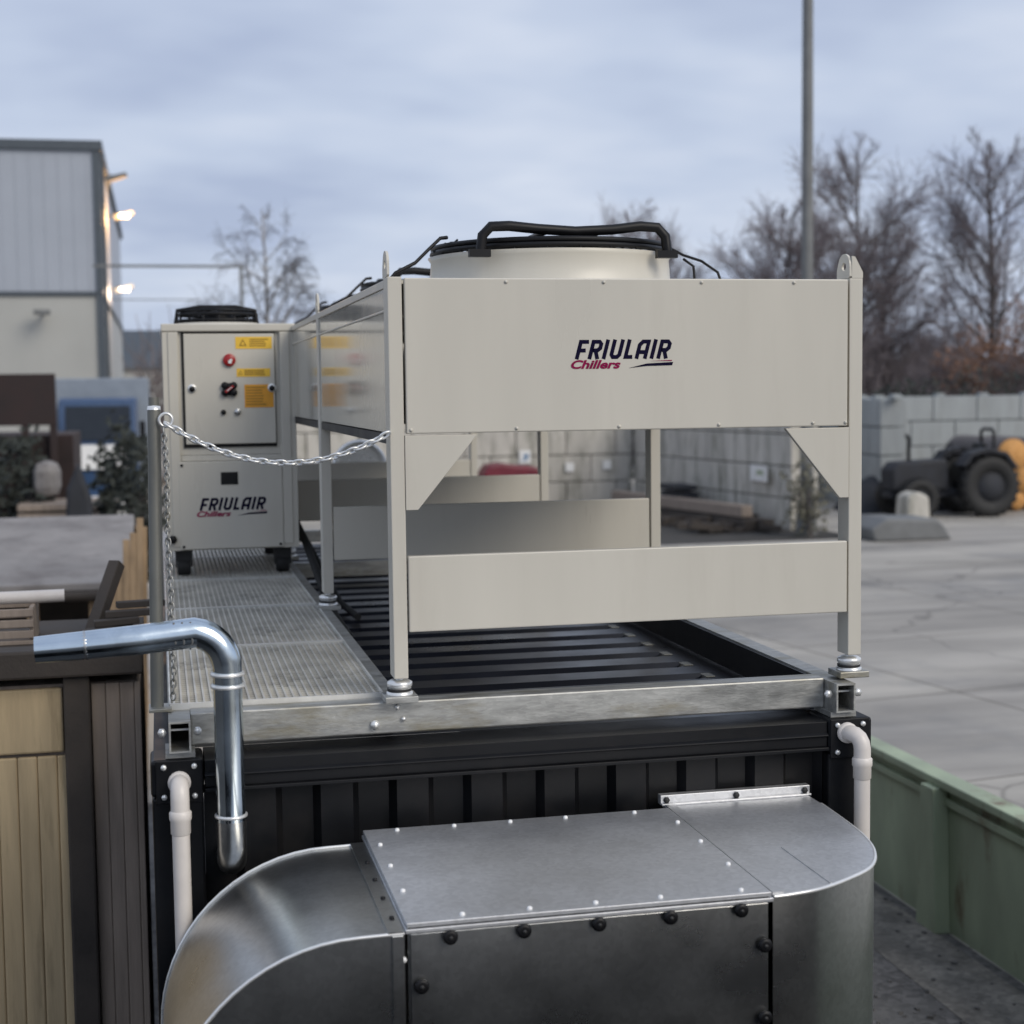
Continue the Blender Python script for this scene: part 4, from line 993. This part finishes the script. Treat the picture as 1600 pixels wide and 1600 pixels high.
# ---------------------------------------------------------------- trees
def bare_tree(h, seed, droop=0.0, spread=.35, dens=1.0, start=.18, tw=.014):
    """returns (trunk and limbs, twigs)"""
    rnd = random.Random(seed); T = MB(); K = MB()
    def wob(d, a): return (d + Vector((rnd.uniform(-a,a),rnd.uniform(-a,a),rnd.uniform(-a,a)))).normalized()
    def branch(p, d, L_, r, lvl, up):
        n = 5 if lvl < 2 else 4; pts = [p.copy()]; rr = [r]
        for i in range(n):
            d = wob(d, .16 if lvl else .05); d = (d + Vector((0,0,up))).normalized()
            p = p + d*(L_/n); pts.append(p.copy()); rr.append(max(r*(1-.85*(i+1)/n), tw*.55))
        (T if lvl < 2 else K).tube(pts, rr, 7 if lvl == 0 else (5 if lvl == 1 else 3), caps=False)
        return pts, rr
    pts, rr = branch(Vector((0,0,0)), Vector((0,0,1)), h*.92, h*.014, 0, .12)
    def along(pts, t):
        f = t*(len(pts)-1); i = min(int(f), len(pts)-2); return pts[i].lerp(pts[i+1], f-i), (pts[i+1]-pts[i]).normalized()
    n1 = int(24*dens)
    for i in range(n1):
        t = start+(1-start)*(i+.3)/n1*.98; p, d = along(pts, t); a = rnd.uniform(0,6.283)
        L1 = h*spread*max(math.sin(3.14*min(1,(t*.86+.18))),.1)**.7*rnd.uniform(.7,1.15)+h*.03
        dd = Vector((math.cos(a), math.sin(a), rnd.uniform(.6,1.5))).normalized()
        p1, r1 = branch(p, dd, L1, h*.006*(1.2-t)+tw*.6, 1, .06)
        n2 = max(3, int(11*dens*min(1.0, L1/(h*spread*.8))))
        for j in range(n2):
            t2 = .2+.8*(j+rnd.random()*.8)/n2; q, e = along(p1, min(t2,.99)); s_ = wob(e, .9)
            L2 = L1*.5*(1.2-t2*.5)*rnd.uniform(.6,1.2)
            p2, r2 = branch(q, s_, L2, tw*1.5, 2, .08-droop*.5)
            n3 = 10
            for k in range(n3):
                t3 = .15+.85*(k+rnd.random()*.8)/n3; q3, e3 = along(p2, min(t3,.99)); s3 = wob(e3, .85)
                if droop: s3 = (s3 + Vector((0,0,-droop))).normalized()
                branch(q3, s3, L2*.55*rnd.uniform(.5,1.3), tw, 3, -droop*.35)
    return T, K
def tree_thing(name, label, cat, loc, args, bark, twig, group):
    T, K = bare_tree(*args)
    t = thing(name, label, cat, (0,0,0), group)
    T.build('trunk', bark, t); K.build('crown', twig, t); t.location = loc
    return t
tree_thing('birch_tree', 'slender bare birch with drooping fine twigs behind the chiller cabinet', 'tree', (2.4,48,0), (10.6,23,.34,.29,.92,.22,.009), BIRCHB, BTWIG, 'bare trees around the yard')
A = tree_thing('bare_tree', 'tall bare tree right of the lamp post, the highest of its clump', 'tree', (30.6,63,0), (15.7,5,.0,.29,1.35,.18,.015), BARK, TWIG, 'bare trees around the yard')
B = tree_thing('bare_tree', 'round bare tree just left of the lamp post', 'tree', (25.7,61,0), (12.4,9,.05,.32,1.3,.2,.014), BARK, TWIG, 'bare trees around the yard')
G = 'bare trees around the yard'
dup(A, (38.4,64,0), 'tall bare tree cut by the right picture edge', 2.0, (1.1,1.1,1.02))
dup(B, (20.2,66,0), 'faint bare tree peeping over the fan right side', 1.0, (.8,.8,1.03))
dup(B, (22.9,68,0), 'faint bare tree halfway between the fan and the lamp post', 3.3, (.75,.75,.98))
dup(B, (28.2,62,0), 'bare tree close behind the lamp post', 2.6, (.9,.9,1.0))
dup(B, (32.0,62.5,0), 'shorter bare tree on the right flank of the tall clump', 4.0, (.85,.85,.92))
low = [(23,70,.62),(25.3,72,.68),(27.6,68,.66),(30,70,.7),(32.5,72,.66),(34.4,69,.62),(35.6,72,.7),(38,70,.7),(40.5,72,.75),(31.2,66,.55),(33.8,66,.5)]
lbl = ['leftmost','second from left','third from left','fourth from left','fifth from left','sixth from left','seventh from left','eighth from left','rightmost','front left','front right']
for (x,y,s), lb in zip(low, lbl): dup(B, (x,y,0), 'low bushy bare tree in the thicket behind the yard, %s' % lb, x*2.1, (s*1.1,s*1.1,s*.8))
# thicket and far hedge: uncountable
def thicket(x0, x1, y0, y1, h, n, m, seed, nm):
    rnd = random.Random(seed); mb = MB()
    for i in range(n):
        x = rnd.uniform(x0,x1); y = rnd.uniform(y0,y1); p = Vector((x,y,0)); hh = h*rnd.uniform(.5,1.05); d = Vector((rnd.uniform(-.25,.25),rnd.uniform(-.25,.25),1)).normalized()
        mb.tube([p, p+d*hh*.5, p+d*hh*.8+Vector((rnd.uniform(-.4,.4),0,0)), p+d*hh], [.05,.04,.03,.015], 3, caps=False)
        for k in range(7):
            q = p+d*hh*rnd.uniform(.25,.95); e = Vector((rnd.uniform(-1,1),rnd.uniform(-1,1),rnd.uniform(.2,1.2))).normalized()
            mb.tube([q, q+e*hh*.16, q+(e+Vector((0,0,.4))).normalized()*hh*.3], [.03,.022,.012], 3, caps=False)
    return tag(mb.build(nm, m, None), kind='stuff')
tag(thicket(20,48,60,74,5.2,1700,TWIG,3,'thicket'), 'dense dark bare thicket behind the block walls', 'thicket')
tag(thicket(-1,14,60,66,5.9,700,TWIG,4,'hedge_row'), 'dark bare hedge row behind the birch tree', 'hedge')
for i, (x, y, k) in enumerate(((32.5,53,.42),(35.6,54,.46),(30.2,54,.40))):
    dup(B, (x,y,0), 'small bare tree among the brown beeches, %s' % ('left of the tallest beech','at their right end','at their left end')[i], i*1.7, (k*1.3,k*1.3,k))
# barn and hedge behind right wall
for x, y, rd, sd, lb in ((31.4,53.5,(1.8,1.2,2.9),21,'brown dead-leaved beech rising nearest the condenser'),(34.0,54,(2.0,1.2,3.5),22,'tallest brown dead-leaved beech in the middle of three'),(36.6,53.5,(1.8,1.2,3.0),23,'brown dead-leaved beech at the picture edge')):
    shrub('beech_shrub', lb, 'shrub', x, y, rd, 5200, .17, BROWNL, sd, 'brown beeches behind the pale wall')
hg = MB(); leafy(hg, (30,46.5,1.9), (16,1.2,1.95), 16000, .22, 8)
tag(hg.build('evergreen_hedge', LEAF, None), 'low dark green hedge top showing above the pale block wall', 'hedge', kind='stuff')

# ---------------------------------------------------------------- sky and light
wd = bpy.data.worlds.new('World'); sc.world = wd; wd.use_nodes = True
nt = wd.node_tree; N = nt.nodes; L = nt.links; N.clear()
outn = N.new('ShaderNodeOutputWorld'); bg = N.new('ShaderNodeBackground'); L.new(bg.outputs[0], outn.inputs[0])
sky = N.new('ShaderNodeTexSky'); sky.sky_type = 'NISHITA'; sky.sun_disc = False
SUN_EL, SUN_AZ = 34, 145       # azimuth measured clockwise from +Y
sky.sun_elevation = R(SUN_EL); sky.sun_rotation = R(SUN_AZ); sky.air_density = 1.2; sky.dust_density = 2.0
bg.inputs['Strength'].default_value = .1
tc = N.new('ShaderNodeTexCoord'); sep = N.new('ShaderNodeSeparateXYZ'); L.new(tc.outputs['Generated'], sep.inputs[0])
# flat cloud layer: direction divided by height gives cloud bands that bunch up near the horizon
ad = N.new('ShaderNodeMath'); ad.operation = 'ADD'; ad.inputs[1].default_value = .22; L.new(sep.outputs['Z'], ad.inputs[0])
mxz = N.new('ShaderNodeMath'); mxz.operation = 'MAXIMUM'; mxz.inputs[1].default_value = .12; L.new(ad.outputs[0], mxz.inputs[0])
dv = N.new('ShaderNodeVectorMath'); dv.operation = 'DIVIDE'; L.new(tc.outputs['Generated'], dv.inputs[0])
cmb = N.new('ShaderNodeCombineXYZ'); L.new(mxz.outputs[0], cmb.inputs[0]); L.new(mxz.outputs[0], cmb.inputs[1]); cmb.inputs[2].default_value = 1
L.new(cmb.outputs[0], dv.inputs[1])
mp = N.new('ShaderNodeMapping'); mp.inputs['Scale'].default_value = (1.0,1.2,1.0); mp.inputs['Location'].default_value = (.7,.25,0); L.new(dv.outputs[0], mp.inputs['Vector'])
n1 = N.new('ShaderNodeTexNoise'); n1.inputs['Scale'].default_value = 2.0; n1.inputs['Detail'].default_value = 3; n1.inputs['Roughness'].default_value = .5; L.new(mp.outputs[0], n1.inputs['Vector'])
cr = N.new('ShaderNodeValToRGB'); e = cr.color_ramp.elements
e[0].position = .30; e[0].color = (3.85,4.5,6.1,1); e[1].position = .72; e[1].color = (6.2,6.75,7.9,1)
m_ = cr.color_ramp.elements.new(.5); m_.color = (4.95,5.65,7.1,1)
L.new(n1.outputs['Fac'], cr.inputs[0])
mx = N.new('ShaderNodeMix'); mx.data_type = 'RGBA'; mx.inputs['Factor'].default_value = .94
L.new(sky.outputs[0], mx.inputs['A']); L.new(cr.outputs[0], mx.inputs['B'])
L.new(mx.outputs['Result'], bg.inputs['Color'])
sl = bpy.data.lights.new('sun', 'SUN'); sl.energy = 1.7; sl.angle = R(35); sl.color = (1,.92,.80)
so = bpy.data.objects.new('sun', sl); C.objects.link(so)
az, el_ = R(SUN_AZ), R(SUN_EL)
dirv = Vector((math.sin(az)*math.cos(el_), math.cos(az)*math.cos(el_), math.sin(el_)))
so.rotation_euler = dirv.to_track_quat('Z','Y').to_euler(); so.location = (8,-12,14)

def lit(x, y, z, e, col):
    l = bpy.data.lights.new('floodlight_glow', 'POINT'); l.energy = e; l.color = col; l.shadow_soft_size = .25
    o = bpy.data.objects.new('floodlight_glow', l); C.objects.link(o); o.location = (x, y, z)
lit(-2.1, 64.2, 11.1, 420, (1,.55,.22)); lit(-2.3, 65.2, 8.0, 160, (1,.72,.5))

# ---------------------------------------------------------------- camera
right = (0.9755209743547228,-0.21956760197375366,-0.012202325905638557)
up = (0.029180191616718698,0.07424799560414455,0.9968127966503932)
back = (-0.21796179713707564,-0.9727678568457441,0.07883750171405783)
cam = bpy.data.cameras.new('camera'); co = bpy.data.objects.new('camera', cam); C.objects.link(co)
m4 = Matrix((right, up, back)).transposed().to_4x4(); m4.translation = (-1.1634535538555533,-4.965678042277904,3.7437618820045473)
co.matrix_world = m4
cam.sensor_width = 36; cam.lens = 36*2450/1600; cam.clip_start = .05; cam.clip_end = 3000
cam.dof.use_dof = True; cam.dof.focus_distance = 5.5; cam.dof.aperture_fstop = 2.5
sc.camera = co
sc.view_settings.view_transform = 'Standard'; sc.view_settings.look = 'None'; sc.view_settings.exposure = .16; sc.view_settings.gamma = 1
